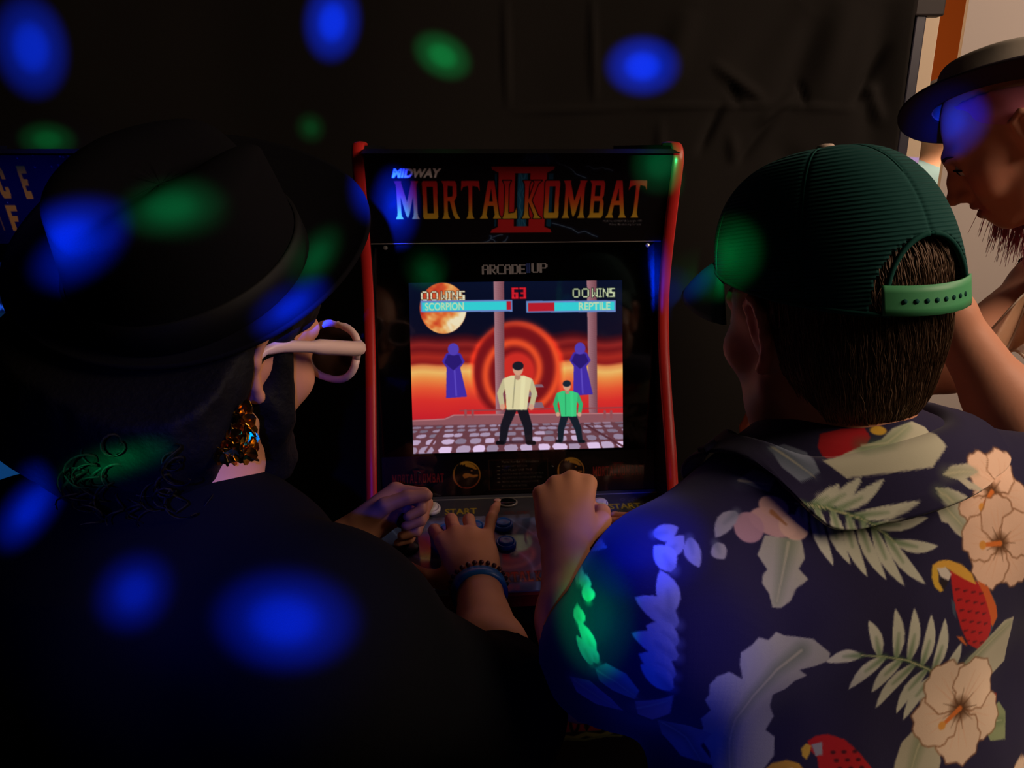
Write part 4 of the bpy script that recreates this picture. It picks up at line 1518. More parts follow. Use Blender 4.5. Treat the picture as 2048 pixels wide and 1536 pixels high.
def head_solids(smile=0.0, female=False):
    """head in its own frame: +Y faces forward, +Z up, origin between the ears at eye height"""
    L = []
    L.append(ell((0, -.014, .036), (.074, .094, .086), k=.02))
    L.append(ell((0, .030, -.025), (.059, .058, .085), k=.04))
    jw = .050 if not female else .045
    L.append(ell((0, .030, -.070), (jw, .050, .040), k=.03))
    L.append(ell((0, .072 if not female else .070, -.101), (.019, .016, .015), k=.025))
    for s in (-1, 1):
        L.append(cap((s * jw * 1.08, -.002, -.058), (s * .018, .066, -.100), .016, .013, k=.025))
        L.append(ell((s * .043, .058, -.026), (.021, .022, .018), k=.025))
        L.append(cap((s * .012, .090, .020), (s * .040, .078, .022), .009, .008, k=.018))
    for s in (-1, 1):
        L.append(ell((s * .031, .097, .000), (.016, .013, .011), k=.014, op='s'))
    # eyelids close around the eyeballs
    for s in (-1, 1):
        L.append(ell((s * .031, .0765, -.001), (.0150, .0125, .0125), k=.006))
    # nose
    L += chain([V3(0, .088, .010), V3(0, .101, -.015), V3(0, .114, -.036)], [.0075, .0078, .0088], k=.012)
    L.append(ell((0, .115, -.039), (.0095, .0095, .0085), k=.008))
    for s in (-1, 1):
        L.append(ell((s * .0125, .102, -.043), (.0075, .0095, .007), k=.007))
        L.append(ell((s * .0065, .109, -.051), (.0035, .0055, .004), k=.003, op='s'))
    L += [cap((0, .078, .002), (0, .094, -.038), .010, .0135, k=.012)]
    # mouth
    L.append(ell((0, .078, -.070), (.030, .019, .022), k=.02))
    cz = .007 * smile
    w = .023 + .007 * smile
    if smile > 0:
        L.append(ell((0, .096, -.0715), (w * .86, .020, .0058), k=.004, op='s'))
    for s in (-1, 1):
        L += chain([V3(0, .098, -.0635), V3(s * w * .5, .0935, -.0635 + cz * .25), V3(s * w, .079, -.0695 + cz)], [.0042, .0042, .0024], k=.005)
        L += chain([V3(0, .0955, -.0795 if smile else -.0755), V3(s * w * .5, .0905, -.0785 + cz * .3), V3(s * w, .079, -.0705 + cz)], [.0054, .005, .0024], k=.005)
        if smile:
            L.append(ell((s * .040, .066, -.046), (.016, .016, .017), k=.018))
    # ears
    for s in (-1, 1):
        L.append(ell((s * .073, -.010, -.008), (.008, .017, .030), roty(s * .22) @ rotx(-.15), k=.008))
        hel = [V3(s * .074, .004, .004), V3(s * .080, .002, .020), V3(s * .085, -.012, .027), V3(s * .088, -.026, .015), V3(s * .086, -.027, -.006), V3(s * .080, -.018, -.026), V3(s * .076, -.008, -.036)]
        L += chain(hel, [.0035, .0042, .0045, .0045, .0043, .0045, .0065], k=.005)
        L.append(ell((s * .087, -.006, -.003), (.008, .008, .014), k=.005, op='s'))
    return L


def hand_solids(Wp, D, N, left, curl, spread=(10, 3, -3, -10), thumb=None, s=1.0):
    """hand: wrist, direction to the knuckles, outward normal of its back; five separate fingers"""
    D, N = unit(D), unit(N)
    N = unit(N - D * (N @ D))
    S = np.cross(D, N) * (1 if left else -1)
    L = []
    al = [.090, .094, .089, .079]
    sd = [.029, .0095, -.0105, -.029]
    ln = [(.043, .026, .022), (.047, .030, .023), (.043, .028, .022), (.034, .021, .019)]
    rr = [.0094, .0096, .0092, .0080]
    L.append(cap(Wp - D * .01, Wp + D * .03, .0235, .022, k=.02))
    L.append(ell(Wp + D * .048, (.036, .048, .0155), np.column_stack([S, D, N]), k=.018))
    tips = []
    for i_ in range(4):
        kn = Wp + (D * al[i_] + S * sd[i_] + N * (.004 - .004 * abs(i_ - 1.2))) * s
        L.append(cap(Wp + D * .02 * s + S * sd[i_] * .55 * s, kn, .0125 * s, (rr[i_] + .0022) * s, k=.012))
        a = math.radians(spread[i_])
        base = unit(D * math.cos(a) + S * math.sin(a))
        p = kn
        th = 0.0
        for j_ in range(3):
            th += math.radians(curl[i_][j_])
            d = base * math.cos(th) - N * math.sin(th)
            q = p + d * ln[i_][j_] * s
            L.append(cap(p, q, rr[i_] * (1 - .09 * j_) * s, rr[i_] * (.93 - .11 * j_) * s, k=.0035))
            p = q
        tips.append((p, d, N))
    if thumb is None:
        thumb = [(.75, .65, -.15), (.88, .42, -.3), (.95, .2, -.3)]
    p = Wp + (D * .022 + S * .020 - N * .006) * s
    for j_, (t, ln_, ra, rb) in enumerate(zip(thumb, (.044, .033, .027), (.0150, .0112, .0098), (.0115, .0100, .0082))):
        d = unit(D * t[0] + S * t[1] + N * t[2])
        q = p + d * ln_ * s
        L.append(cap(p, q, ra * s, rb * s, k=.010 if j_ == 0 else .004))
        p = q
    tips.append((p, d, N))
    return L, tips, S


def strands_on(prims, start, down, steps, step, lift, jitter, seed, comb=None):
    """hair lying along a surface: walk from start points, staying lift above the solids"""
    r = np.random.default_rng(seed)
    X = np.array(start, float)
    path = []
    eps = .002

    def grad(X):
        d0 = sdf(prims, X)
        g = np.stack([sdf(prims, X + e) - d0 for e in np.eye(3) * eps], -1) / eps
        return d0, g / (np.linalg.norm(g, axis=1, keepdims=True) + 1e-9)
    lf = lift * r.uniform(.3, 1.0, len(X))
    for k in range(steps):
        d0, g = grad(X)
        X = X + g * (lf * (.35 + .65 * min(1, k / 2)) - d0)[:, None]
        path.append(X.copy())
        dn = np.broadcast_to(down, X.shape) + r.normal(0, jitter, X.shape)
        dn = dn - g * (dn * g).sum(1, keepdims=True)
        dn /= np.linalg.norm(dn, axis=1, keepdims=True) + 1e-9
        X = X + dn * step
    return np.stack(path, 1)


def grid_faces(nu, nv, closed_u=False):
    i_, j_ = np.meshgrid(np.arange(nu if closed_u else nu - 1), np.arange(nv - 1))
    a = (j_ * nu + i_).ravel()
    b = (j_ * nu + (i_ + 1) % nu).ravel()
    return np.stack([a, b, b + nu, a + nu], -1)


def solidify(o, t, off=-1):
    m = o.modifiers.new('solid', 'SOLIDIFY')
    m.thickness = t
    m.offset = off
    return o


def person(name, label):
    return thing(name, label, 'person')


def vcolor(V, base, var=6, seed=0):
    n = vnoise(V, seed, 10, 160.0)[:, None]
    return np.clip(np.asarray(base, float)[None] + n * var, 0, 255)


M_skin = skin_mat('skin')
M_eye = mat('eye_white', (214, 206, 200), 0.2, 0.5, bump=('noise', 300, 0.02, 0.0002))
M_iris = mat('eye_iris', (40, 28, 22), 0.15, 0.5, bump=('noise', 400, 0.02, 0.0002))
M_teeth = mat('teeth', (226, 214, 200), 0.25, 0.5, bump=('noise', 200, 0.05, 0.0003))
M_nail = mat('fingernail', (210, 160, 140), 0.25, 0.5, bump=('noise', 200, 0.03, 0.0002))


def nails(tips, parent, w=.0058):
    """a nail on each finger end, one mesh each"""
    for p, d, n in tips:
        s_ = unit(np.cross(d, n))
        up = unit(np.cross(s_, d))
        if up @ n < 0:
            up = -up
        c = p + up * .0058
        mb = MB()
        M = np.column_stack([s_ * w, d * .0066, up * .0016])
        mb.lathe([(.001, -.4), (.9, -.3), (1, .1), (.7, .6), (.001, .9)], c, M, 12)
        mb.build('fingernail', M_nail, parent, smooth=True)


# ------------------------------------------------------------------ the player on the right
RH_C = P(1650, 634, .700)
RH_M = rotz(math.radians(19)) @ rotx(math.radians(-10)) @ roty(math.radians(-3))
right_p = person('person', 'person in a teal mesh cap and navy parrot shirt playing at the cabinet')
hd = xf(head_solids(), RH_M, RH_C, 1.0)
NB = P(1705, 968, .695)
ShL = V3(.116, .560, 1.034)
ShR = V3(.530, .690, 1.050)
ElL = P(1162, 1350, .820)
WrL = P(1130, 1098, .985)
ElR = V3(.520, .840, .870)
WrR = P(1372, 1092, 1.040)
Yt = rotz(math.radians(25))
torso = [
    ell(V3(.318, .655, .965), (.205, .100, .185), Yt @ rotx(-.35), k=.05),
    cap(ShL + V3(.03, 0, -.01), ShR - V3(.03, 0, .01), .062, .062, k=.05),
    cap(NB + V3(0, 0, -.01), V3(.31, .64, 1.01), .056, .085, k=.06),
    cap(NB + V3(-.01, .0, .0), ShL + V3(.045, .01, .015), .046, .050, k=.04),
    cap(NB + V3(.01, .0, .0), ShR + V3(-.045, .0, .015), .046, .050, k=.04),
    ell(V3(.318, .605, .775), (.208, .112, .21), Yt @ rotx(-.15), k=.06),
    ell(V3(.320, .585, .610), (.200, .118, .12), Yt, k=.05),
]
neck = [cap(RH_M @ V3(0, -.022, -.045) + RH_C, NB + V3(0, .004, 0), .0535, .059, k=.03)]
armsL = [cap(ShL, ElL, .053, .043, k=.03), cap(ElL, ElL * .6 + WrL * .4, .043, .041, k=.02), cap(ElL * .6 + WrL * .4, WrL, .041, .028, k=.02)]
armsR = [cap(ShR, ElR, .053, .043, k=.03), cap(ElR, ElR * .6 + WrR * .4, .043, .040, k=.02), cap(ElR * .6 + WrR * .4, WrR, .040, .027, k=.02)]
legs = []
for hp, kn, an in ((V3(.215, .575, .58), V3(.18, .70, .36), V3(.16, .58, .06)), (V3(.375, .60, .58), V3(.40, .74, .36), V3(.40, .62, .06))):
    legs += [cap(hp, kn, .082, .056, k=.04), cap(kn, an, .055, .036, k=.02), cap(an + V3(0, -.03, -.025), an + V3(-.03, .14, -.035), .034, .026, k=.02)]
DL = P(1128, 958, 1.058) - WrL
NL = V3(-.10, -.62, .78)
hL, tipsL, SL_ = hand_solids(WrL, DL, NL, True, [(62, 78, 50), (66, 80, 50), (68, 80, 50), (70, 78, 50)], (4, 1, -2, -6), [(.72, .55, -.45), (.75, .05, -.65), (.6, -.45, -.6)], 1.12)
hR, tipsR, SR_ = hand_solids(WrR, P(1285, 1056, 1.085) - WrR, V3(-.1, -.25, .95), False, [(20, 40, 20), (20, 40, 20), (22, 40, 20), (24, 42, 20)], (8, 2, -3, -9))
body = torso + neck + armsL + armsR + legs + hd + hL + hR
Vb, Fb = organic(body, .0034)
Cb = vcolor(Vb, (206, 142, 108), 5, 1)
q = (Vb - RH_C) @ RH_M
st_ = np.clip((-.035 - q[:, 2]) / .02, 0, 1) * np.clip((q[:, 1] + .02) / .02, 0, 1) * (q[:, 2] > -.13)
Cb = Cb * (1 - .45 * st_[:, None]) + np.array([70, 50, 42.0]) * .45 * st_[:, None]
ear = np.clip(1 - np.abs(q[:, 0] + .082) / .012, 0, 1) * (np.abs(q[:, 1] + .01) < .03)
Cb = Cb + ear[:, None] * np.array([14, -14, -12.0])
bodyR = link('body', fast_mesh('body', Vb, Fb, lin(np.clip(Cb, 0, 255))), M_skin, right_p)
nails(tipsL[:4] + tipsR[:4], right_p)

# hair: short brown, showing under the cap and in its back opening
M_hair_br = mat('brown_hair', (74, 55, 40), 0.7, 0.2, bump=('noise', 260, 0.1, 0.0006))
hair_s = [ell((0, -.014, .036), (.0765, .0965, .0875), k=.02), ell((0, -.045, -.02), (.066, .052, .055), k=.03), ell((0, -.044, -.065), (.048, .034, .030), k=.03)]
hair_s.append(ell((0, .100, -.02), (.2, .108, .2), k=.012, op='s'))
for s in (-1, 1):
    hair_s.append(ell((s * .09, .000, -.022), (.030, .030, .040), k=.006, op='s'))
hs = xf(hair_s, RH_M, RH_C)
Vh, Fh = organic(hs, .0034, extra=lambda X: .0008 * vnoise((X - RH_C) @ RH_M * np.array([1, 1, .2]), 9, 9, 500.0), amp=.002)
link('hair', fast_mesh('hair', Vh, Fh), M_hair_br, right_p)
r = np.random.default_rng(2)
N_ = 6500
ph = r.uniform(-1.75, 1.75, N_)
zz = r.uniform(-.075, .075, N_)
stp = np.stack([.072 * np.sin(ph), -.03 - .07 * np.cos(ph), zz], -1)
ok = (np.abs(ph) < 1.15) | (zz > -.03)
stp = stp[ok] @ RH_M.T + RH_C
pt = strands_on(hs[:3], stp, RH_M @ V3(.12, .05, -1), 6, .0075, .005, .16, 4)
strands('hair_strands', pt, [np.array([.0005, .0006, .0006, .0005, .0003, .0001])] * len(pt), mat('brown_hair_strand', (112, 86, 64), 0.55, 0.25, bump=('noise', 300, 0.05, 0.0004)), right_p, 3)

# cap
M_cap = mat('teal_cap_cloth', (27, 76, 71), 0.85, 0.12, bump=('wave', 95, 0.6, 0.002))
M_capf = mat('teal_cap_bill', (26, 82, 78), 0.8, 0.15, bump=('noise', 500, 0.2, 0.0006))
M_strap = mat('green_snap_strap', (86, 176, 116), 0.45, 0.35, bump=('noise', 90, 0.1, 0.0006))
M_capbtn = mat('cream_cap_button', (214, 190, 170), 0.8, 0.1, bump=('noise', 600, 0.2, 0.0005))
capo = thing('cap', '', '')
del capo['label'], capo['category']
capo.parent = right_p
capo.location = RH_C
capo.rotation_euler = Matrix(RH_M.tolist()).to_euler()
CX, CY, CH = .0890, .1150, .122
CC = V3(0, -.010, .014)


def rimz(phi):
    """height of the cap's lower edge; phi = 0 at the front"""
    return .018 + .028 * np.cos(phi)


def cap_pt(phi, t, out=0.0):
    """t = 0 on the lower edge, 1 at the button"""
    e = t * math.pi / 2
    c, s_ = np.cos(e) ** .74, np.sin(e) ** .94
    z0 = rimz(phi)
    fr = .5 + .5 * np.cos(phi)
    x = (CX + out) * np.sin(phi) * c
    y = (CY + out) * np.cos(phi) * c + .010 * fr * s_ * c
    z = z0 * (1 - s_) + (CH + .010 + out) * s_
    return np.stack([x, y, z], -1) + CC


nu, nv = 288, 84
ph, tt = np.meshgrid(np.linspace(0, 2 * math.pi, nu, endpoint=False), np.linspace(0, .995, nv))
Vc = cap_pt(ph.ravel(), tt.ravel())
for k in range(6):
    a0 = math.radians(60 * k)
    dd = np.abs((ph.ravel() - a0 + math.pi) % (2 * math.pi) - math.pi) * np.cos(tt.ravel() * math.pi / 2)
    Vc += (Vc - CC) / np.linalg.norm(Vc - CC, axis=1, keepdims=True) * (-.0011 * np.exp(-(dd / .02) ** 2))[:, None]
Fc = grid_faces(nu, nv, True)
fc = Vc[Fc].mean(1)
pb = np.arctan2(fc[:, 0], -(fc[:, 1] - CC[1]))
AR, AH = math.radians(27), .060
zb_ = CC[2] + .018 - .028
inside = (np.abs(pb) < AR) & (fc[:, 2] < zb_ + .002 + AH * np.sqrt(np.clip(1 - (pb / AR) ** 2, 0, 1)) ** .8)
Fc = Fc[~inside]
crown = link('crown', fast_mesh('crown', Vc, Fc), M_cap, capo)
solidify(crown, .0016)
# bound edge of the opening, panel seams, button, strap, bill
M_bind = mat('teal_binding', (20, 74, 66), 0.8, 0.1, bump=('noise', 500, 0.2, 0.0004))
ap = []
for a in np.linspace(-1, 1, 41):
    pa = AR * a
    zt_ = zb_ + .002 + AH * max(0, 1 - a * a) ** .4
    lo_, hi_ = 0.0, .9
    for _ in range(22):
        md = (lo_ + hi_) / 2
        if cap_pt(np.array([math.pi - pa]), np.array([md]))[0][2] < zt_:
            lo_ = md
        else:
            hi_ = md
    ap.append(cap_pt(np.array([math.pi - pa]), np.array([lo_]), .0008)[0])
MB().tube(ap, .0022, 8).build('opening_binding', M_bind, capo, smooth=True)
for k in range(6):
    a0 = math.radians(60 * k)
    if k == 3:
        L = [cap_pt(np.array([a0]), np.array([t]), .0004)[0] for t in np.linspace(.56, .99, 16)]
    else:
        L = [cap_pt(np.array([a0]), np.array([t]), .0004)[0] for t in np.linspace(.02, .99, 24)]
    MB().tube(L, .0012, 6).build('seam', M_bind, capo, smooth=True)
rim_p = [cap_pt(np.array([a]), np.array([.008]), .0006)[0] for a in np.linspace(-math.pi + AR, math.pi - AR, 90)]
MB().tube(rim_p, .0020, 6).build('sweatband_edge', M_bind, capo, smooth=True)
MB().lathe([(.0001, -.002), (.0085, -.001), (.0085, .002), (.006, .0045), (.0001, .0055)], cap_pt(np.array([0.]), np.array([1.]))[0], None, 16).build('button', M_capbtn, capo, smooth=True)
us, vs = np.meshgrid(np.linspace(-1.06, 1.06, 40), np.linspace(0, 1, 5))
ps = math.pi - AR * us.ravel()
base_ = cap_pt(ps, np.full(ps.shape, .012), .0012)
base_[:, 2] += .023 * vs.ravel() - .002
Vs_ = base_
so = link('snap_strap', fast_mesh('snap_strap', Vs_, grid_faces(40, 5)), M_strap, capo)
solidify(so, .002, 1)
for a in np.linspace(-.72, .62, 8):
    pa = math.pi - AR * a
    b_ = cap_pt(np.array([pa]), np.array([.012]), .0030)[0] + V3(0, 0, .009)
    nrm_ = unit(V3(math.sin(pa), math.cos(pa), 0))
    sv = np.cross(nrm_, V3(0, 0, 1))
    MB().lathe([(.0001, -.001), (.0020, -.0005), (.0020, .0006), (.0001, .001)], b_, np.column_stack([sv, [0, 0, 1], nrm_]), 8).build('snap', M_bind, so, smooth=True)
ua, ub = np.meshgrid(np.linspace(-1, 1, 40), np.linspace(0, 1, 12))
pa = ua.ravel() * math.radians(62)
b0 = cap_pt(pa, np.full(pa.shape, .03))
ext = .086 * ub.ravel() * np.clip(1 - np.abs(ua.ravel()) ** 2.6, 0, 1) ** .75
Vbil = b0 + np.stack([.06 * ext * np.sin(pa), ext, -.10 * ext], -1)
Vbil[:, 2] += -.030 * ua.ravel() ** 2 * ub.ravel() - .020 * ub.ravel() ** 2
bil = link('bill', fast_mesh('bill', Vbil, grid_faces(40, 12)), M_capf, capo)
solidify(bil, .004)

# shirt print
PO = P(1700, 1200, .62)
pn = unit(V3(-.16, -.90, .42))
pu = unit(np.cross(V3(0, 0, 1), -pn)) * -1
pu = unit(V3(1, 0, 0) - pn * pn[0])
pv = np.cross(pn, pu)
PSC = FPX / .615


def shirt_art():
    """tropical print, laid out in units of half a millimetre over the back"""
    X0, Y0, w, h = 1000, 780, 700, 520
    cv = Canvas(w, h, (38, 33, 66))
    T = lambda L: [((x - X0) / 2, (y - Y0) / 2) for x, y in L]
    Z = lambda L: T([(1060 + x / 2.073, 840 + y / 2.073) for x, y in L])
    sage, sage2, grn, dkg = (188, 190, 160), (206, 208, 186), (74, 112, 66), (52, 74, 58)
    cream, peach = (244, 216, 186), (232, 176, 136)

    def leaf(L, mid, c=sage, g=grn):
        L = Z(L)
        cv.poly(L, c)
        m = Z(mid)
        cv.line(m, 14, g, .55, 3, soft=12)
        cv.line(m, 3, (214, 206, 170), .6, 1)
        for k in range(1, len(m) - 1):
            pass

    def frond(rach, tips, w=17):
        R = np.array(Z(rach))
        seg = np.linalg.norm(np.diff(R, axis=0), axis=1).cumsum()
        seg = np.insert(seg, 0, 0)
        for f_, tip in tips:
            s_ = f_ * seg[-1]
            b = np.array([np.interp(s_, seg, R[:, 0]), np.interp(s_, seg, R[:, 1])])
            cv.leaflet(b, Z([tip])[0], w, sage2, grn)
        cv.line(R, 3.2, grn, 1, 2)
        cv.line(R, 1.6, (222, 212, 170), .9, 1)

    def hibiscus(cx, cy, r0, rot=0.0, c=cream, centre=(150, 84, 40)):
        rr = np.random.default_rng(int(cx))
        C = np.array(Z([(cx, cy)])[0])
        r1 = r0 / 2.073 / 2
        for k in range(5):
            a = rot + k * 2 * math.pi / 5
            n_ = 26
            L = []
            ctr = C + np.array([math.cos(a), math.sin(a)]) * r1 * .56
            for t in np.linspace(0, 2 * math.pi, n_, endpoint=False):
                q = r1 * .50 * (1 + .07 * math.sin(t * 9 + k) + rr.uniform(-.04, .04))
                L.append(ctr + q * np.array([math.cos(t) * 1.0, math.sin(t) * 1.0]))
            cv.line(L + [L[0]], 3.5, (150, 104, 70), .75)
            cv.poly(L, tuple(np.clip(np.array(c) * rr.uniform(.95, 1.03), 0, 255)))
            for q in (-.25, 0, .25):
                d = np.array([math.cos(a + q), math.sin(a + q)])
                cv.line([C + d * r1 * .15, C + d * r1 * .8], 2.0, peach, .45, .5)
        cv.ell(C[0], C[1], r1 * .20, r1 * .20, (96, 60, 32), soft=1.0, op=.9)
        for k in range(9):
            a = k * .7
            cv.line([C, C + r1 * .42 * np.array([math.cos(a), math.sin(a)])], 2.2, (96, 62, 34), .7, .4)
        a = rot + 2.2
        cv.line([C, C + r1 * .5 * np.array([math.cos(a), math.sin(a)])], 6, (226, 122, 48), 1, 4)
        cv.ell(*(C + r1 * .5 * np.array([math.cos(a), math.sin(a)])), 4.5, 4.5, (230, 160, 70))
    # far bits repeating the print beyond the frame
    for (cx, cy, rr_) in ((2480, 900, 190), (2300, 1750, 200), (900, 1700, 180)):
        hibiscus(cx, cy, rr_, .4)
    frond([(2300, 500), (2450, 640), (2560, 800)], [(f_, (2560 - 260 * (1 - f_), 420 + 300 * f_)) for f_ in (.2, .4, .6, .8)] + [(f_, (2200 + 160 * f_, 720 + 200 * f_)) for f_ in (.2, .4, .6, .8)], 22)
    # big pale leaf, lower left of the back
    leaf([(1205, 935), (1130, 872), (1062, 858), (1010, 850), (976, 833), (945, 862), (905, 850), (880, 875), (834, 905), (830, 950), (842, 1010), (790, 978), (745, 995), (715, 1030), (716, 1070), (700, 1100), (725, 1150), (690, 1200), (705, 1260), (690, 1310), (735, 1380), (740, 1420), (760, 1500), (920, 1500), (950, 1430), (990, 1370), (990, 1290), (955, 1262), (985, 1200), (965, 1150), (972, 1095), (1020, 1075), (1060, 1040), (1110, 1022), (1075, 995), (1140, 985), (1200, 968)],
         [(1080, 915), (980, 985), (890, 1090), (830, 1200), (812, 1320), (815, 1470)], (172, 174, 160), (92, 112, 82))
    leaf([(520, 1230), (640, 1250), (740, 1290), (700, 1360), (760, 1440), (620, 1430), (540, 1340)], [(540, 1250), (640, 1330), (700, 1430)], (150, 152, 150), (84, 96, 90))
    # fronds
    frond([(1100, 345), (1220, 365), (1340, 405), (1440, 460), (1490, 500)],
          [(.12, (1270, 268)), (.22, (1360, 236)), (.34, (1445, 246)), (.5, (1578, 334)), (.70, (1640, 402)), (1.0, (1688, 522)),
           (.06, (1120, 480)), (.16, (1228, 592)), (.30, (1300, 590)), (.45, (1368, 640)), (.58, (1452, 655)), (.74, (1532, 682)), (.88, (1628, 678))], 13)
    frond([(1710, 1090), (1640, 1030), (1540, 985), (1440, 965), (1340, 955)],
          [(1.0, (1190, 972)), (.80, (1370, 812)), (.62, (1488, 768)), (.48, (1572, 770)), (.32, (1650, 800)), (.16, (1716, 820)), (.02, (1796, 930)),
           (.74, (1292, 1096)), (.56, (1392, 1116)), (.40, (1412, 1186)), (.24, (1504, 1216)), (.12, (1536, 1246)), (.03, (1610, 1230))], 13)
    # leaf and blossom by the shoulder
    leaf([(960, 470), (1105, 490), (1112, 560), (1082, 600), (1118, 640), (1065, 675), (1040, 720), (1000, 745), (965, 742), (955, 690), (930, 650), (935, 622), (955, 600), (922, 545)], [(1050, 500), (1020, 600), (985, 720)], (178, 178, 156), (96, 118, 80))
    for (x, y, rx, ry, c) in ((1000, 420, 95, 55, (212, 170, 160)), (900, 440, 60, 60, (190, 150, 156)), (1080, 440, 60, 50, (222, 184, 160)), (1010, 360, 60, 45, (206, 166, 150))):
        p = Z([(x, y)])[0]
        cv.ell(p[0], p[1], rx / 4.15, ry / 4.15, c, .3, .95)
    p = Z([(1000, 380)])[0]
    cv.line([p, (p[0] + 12, p[1] + 12)], 5, (170, 110, 60), .8, 2)
    for a_, b_ in (((660, 480), (690, 590)), ((760, 500), (790, 560)), ((860, 380), (760, 480)), ((520, 470), (620, 440)), ((560, 540), (640, 470))):
        cv.leaflet(Z([a_])[0], Z([b_])[0], 16, (160, 160, 170), (110, 120, 130))
    # leaf right of the upper frond
    leaf([(1648, 283), (1700, 282), (1742, 300), (1790, 340), (1830, 372), (1872, 430), (1880, 508), (1820, 498), (1770, 470), (1732, 430), (1700, 420), (1680, 375), (1660, 340)], [(1665, 300), (1740, 380), (1860, 490)], (198, 196, 174), (110, 130, 92))
    # blossoms at the right
    hibiscus(1985, 300, 190, .2, (246, 206, 176))
    hibiscus(2010, 520, 195, .9, (244, 204, 174))
    leaf([(1690, 230), (1740, 190), (1830, 180), (1880, 215), (1800, 245), (1860, 300), (1790, 290), (1760, 250)], [(1710, 225), (1790, 215), (1860, 215)], (206, 200, 176), (120, 130, 96))
    # upright parrot
    def pol(L, c, op=1):
        cv.poly(Z(L), c, op)
    pol([(1925, 690), (1985, 770), (2000, 840), (1975, 880), (1950, 940), (1900, 760)], (70, 78, 96))
    pol([(1880, 672), (1935, 700), (1990, 790), (2000, 838), (1972, 880), (1948, 850), (1930, 790)], (222, 104, 44))
    pol([(1745, 625), (1800, 640), (1880, 680), (1922, 750), (1958, 840), (1962, 890), (1935, 950), (1895, 972), (1830, 938), (1790, 860), (1762, 770), (1752, 700)], (196, 34, 36))
    pol([(1770, 900), (1800, 905), (1830, 950), (1800, 930)], (216, 110, 50))
    pol([(1745, 740), (1765, 760), (1770, 830), (1752, 800)], (70, 84, 104))
    pol([(1658, 600), (1690, 582), (1740, 580), (1800, 600), (1850, 640), (1875, 690), (1830, 672), (1770, 640), (1725, 612), (1680, 615)], (234, 178, 70))
    pol([(1680, 612), (1725, 610), (1752, 640), (1735, 668), (1700, 650)], (226, 216, 200))
    pol([(1658, 600), (1682, 612), (1690, 640), (1690, 670), (1712, 706), (1695, 712), (1668, 690), (1655, 650)], (226, 182, 62))
    pol([(1700, 650), (1738, 668), (1712, 706), (1695, 675)], (40, 30, 36))
    rr = np.random.default_rng(1)
    for k in range(6):
        for q in range(4 if k < 4 else 3):
            x, y = 1778 + 40 * q + 10 * k, 705 + 44 * k + 8 * q
            cv.line([Z([(x - 8, y)])[0], Z([(x + 10, y - 3)])[0]], 2.2, (66, 16, 26), .8, 1)
    # pale leaf and big blossom lower right
    leaf([(1770, 1060), (1850, 990), (1940, 930), (2048, 860), (2110, 850), (2100, 1060), (2000, 1110), (1880, 1090), (1800, 1110)], [(1790, 1060), (1920, 970), (2080, 880)], (196, 192, 166), (104, 128, 88))
    leaf([(1600, 1278), (1660, 1290), (1700, 1310), (1715, 1440), (1690, 1520), (1480, 1520), (1500, 1420), (1530, 1340)], [(1640, 1290), (1600, 1380), (1560, 1500)], (190, 186, 160), (100, 124, 84))
    leaf([(1940, 1300), (2060, 1240), (2110, 1300), (2100, 1420), (1990, 1400)], [(1960, 1310), (2080, 1330)], (150, 164, 120), (70, 100, 60))
    pol([(1985, 1240), (2020, 1195), (2045, 1200), (2040, 1235), (2005, 1255)], (190, 30, 36))
    hibiscus(1815, 1225, 225, .35)
    # lower parrot and golden head
    pol([(1125, 1310), (1160, 1288), (1210, 1284), (1280, 1308), (1340, 1365), (1400, 1440), (1440, 1520), (1160, 1520), (1170, 1440), (1165, 1380), (1135, 1350)], (190, 30, 38))
    pol([(1098, 1340), (1120, 1318), (1140, 1330), (1135, 1360), (1120, 1388), (1104, 1372)], (222, 180, 66))
    pol([(1140, 1325), (1185, 1315), (1185, 1370), (1158, 1372)], (160, 160, 160))
    for k in range(4):
        for q in range(3):
            cv.ell(*Z([(1230 + 46 * q + 14 * k, 1360 + 34 * k)])[0], 2.6, 1.8, (80, 16, 30))
    pol([(935, 1450), (980, 1405), (1040, 1388), (1090, 1402), (1125, 1450), (1130, 1520), (940, 1520)], (222, 170, 62))
    pol([(1010, 1440), (1060, 1420), (1075, 1450), (1030, 1480)], (230, 220, 200))
    # sleeve
    for a_, b_ in (((600, 800), (440, 706)), ((598, 870), (480, 808)), ((596, 925), (425, 842)), ((585, 1000), (450, 920)), ((575, 1055), (455, 962)), ((590, 600), (520, 510)), ((575, 760), (540, 600))):
        cv.leaflet(Z([a_])[0], Z([b_])[0], 22, (170, 172, 186), (120, 126, 150))
    for a_, b_ in (((196, 690), (196, 610)), ((225, 695), (238, 642)), ((250, 745), (240, 680)), ((205, 850), (198, 770)), ((270, 960), (200, 830)), ((285, 990), (225, 930)), ((255, 1010), (190, 900))):
        cv.leaflet(Z([a_])[0], Z([b_])[0], 15, (214, 222, 190), (150, 180, 130))
    leaf([(270, 1020), (320, 980), (400, 1010), (450, 1080), (430, 1130), (340, 1110), (285, 1080)], [(280, 1030), (360, 1060), (440, 1120)], (140, 160, 160), (90, 120, 120))
    leaf([(150, 560), (200, 520), (300, 500), (330, 530), (240, 560), (180, 620)], [(170, 570), (300, 515)], (150, 170, 165), (90, 120, 110))
    leaf([(430, 1140), (520, 1110), (580, 1080), (570, 1180), (500, 1240), (440, 1220)], [(440, 1180), (560, 1110)], (196, 160, 160), (160, 120, 120))
    leaf([(140, 1120), (240, 1100), (330, 1160), (380, 1220), (260, 1230), (170, 1190)], [(160, 1130), (360, 1215)], (160, 150, 170), (110, 110, 130))
    # collar
    pol([(1225, 110), (1245, 50), (1330, 30), (1425, 25), (1440, 70), (1380, 150), (1240, 160)], (178, 26, 34))
    cv.ell(*Z([(1478, 40)])[0], 8, 5, (226, 178, 60))
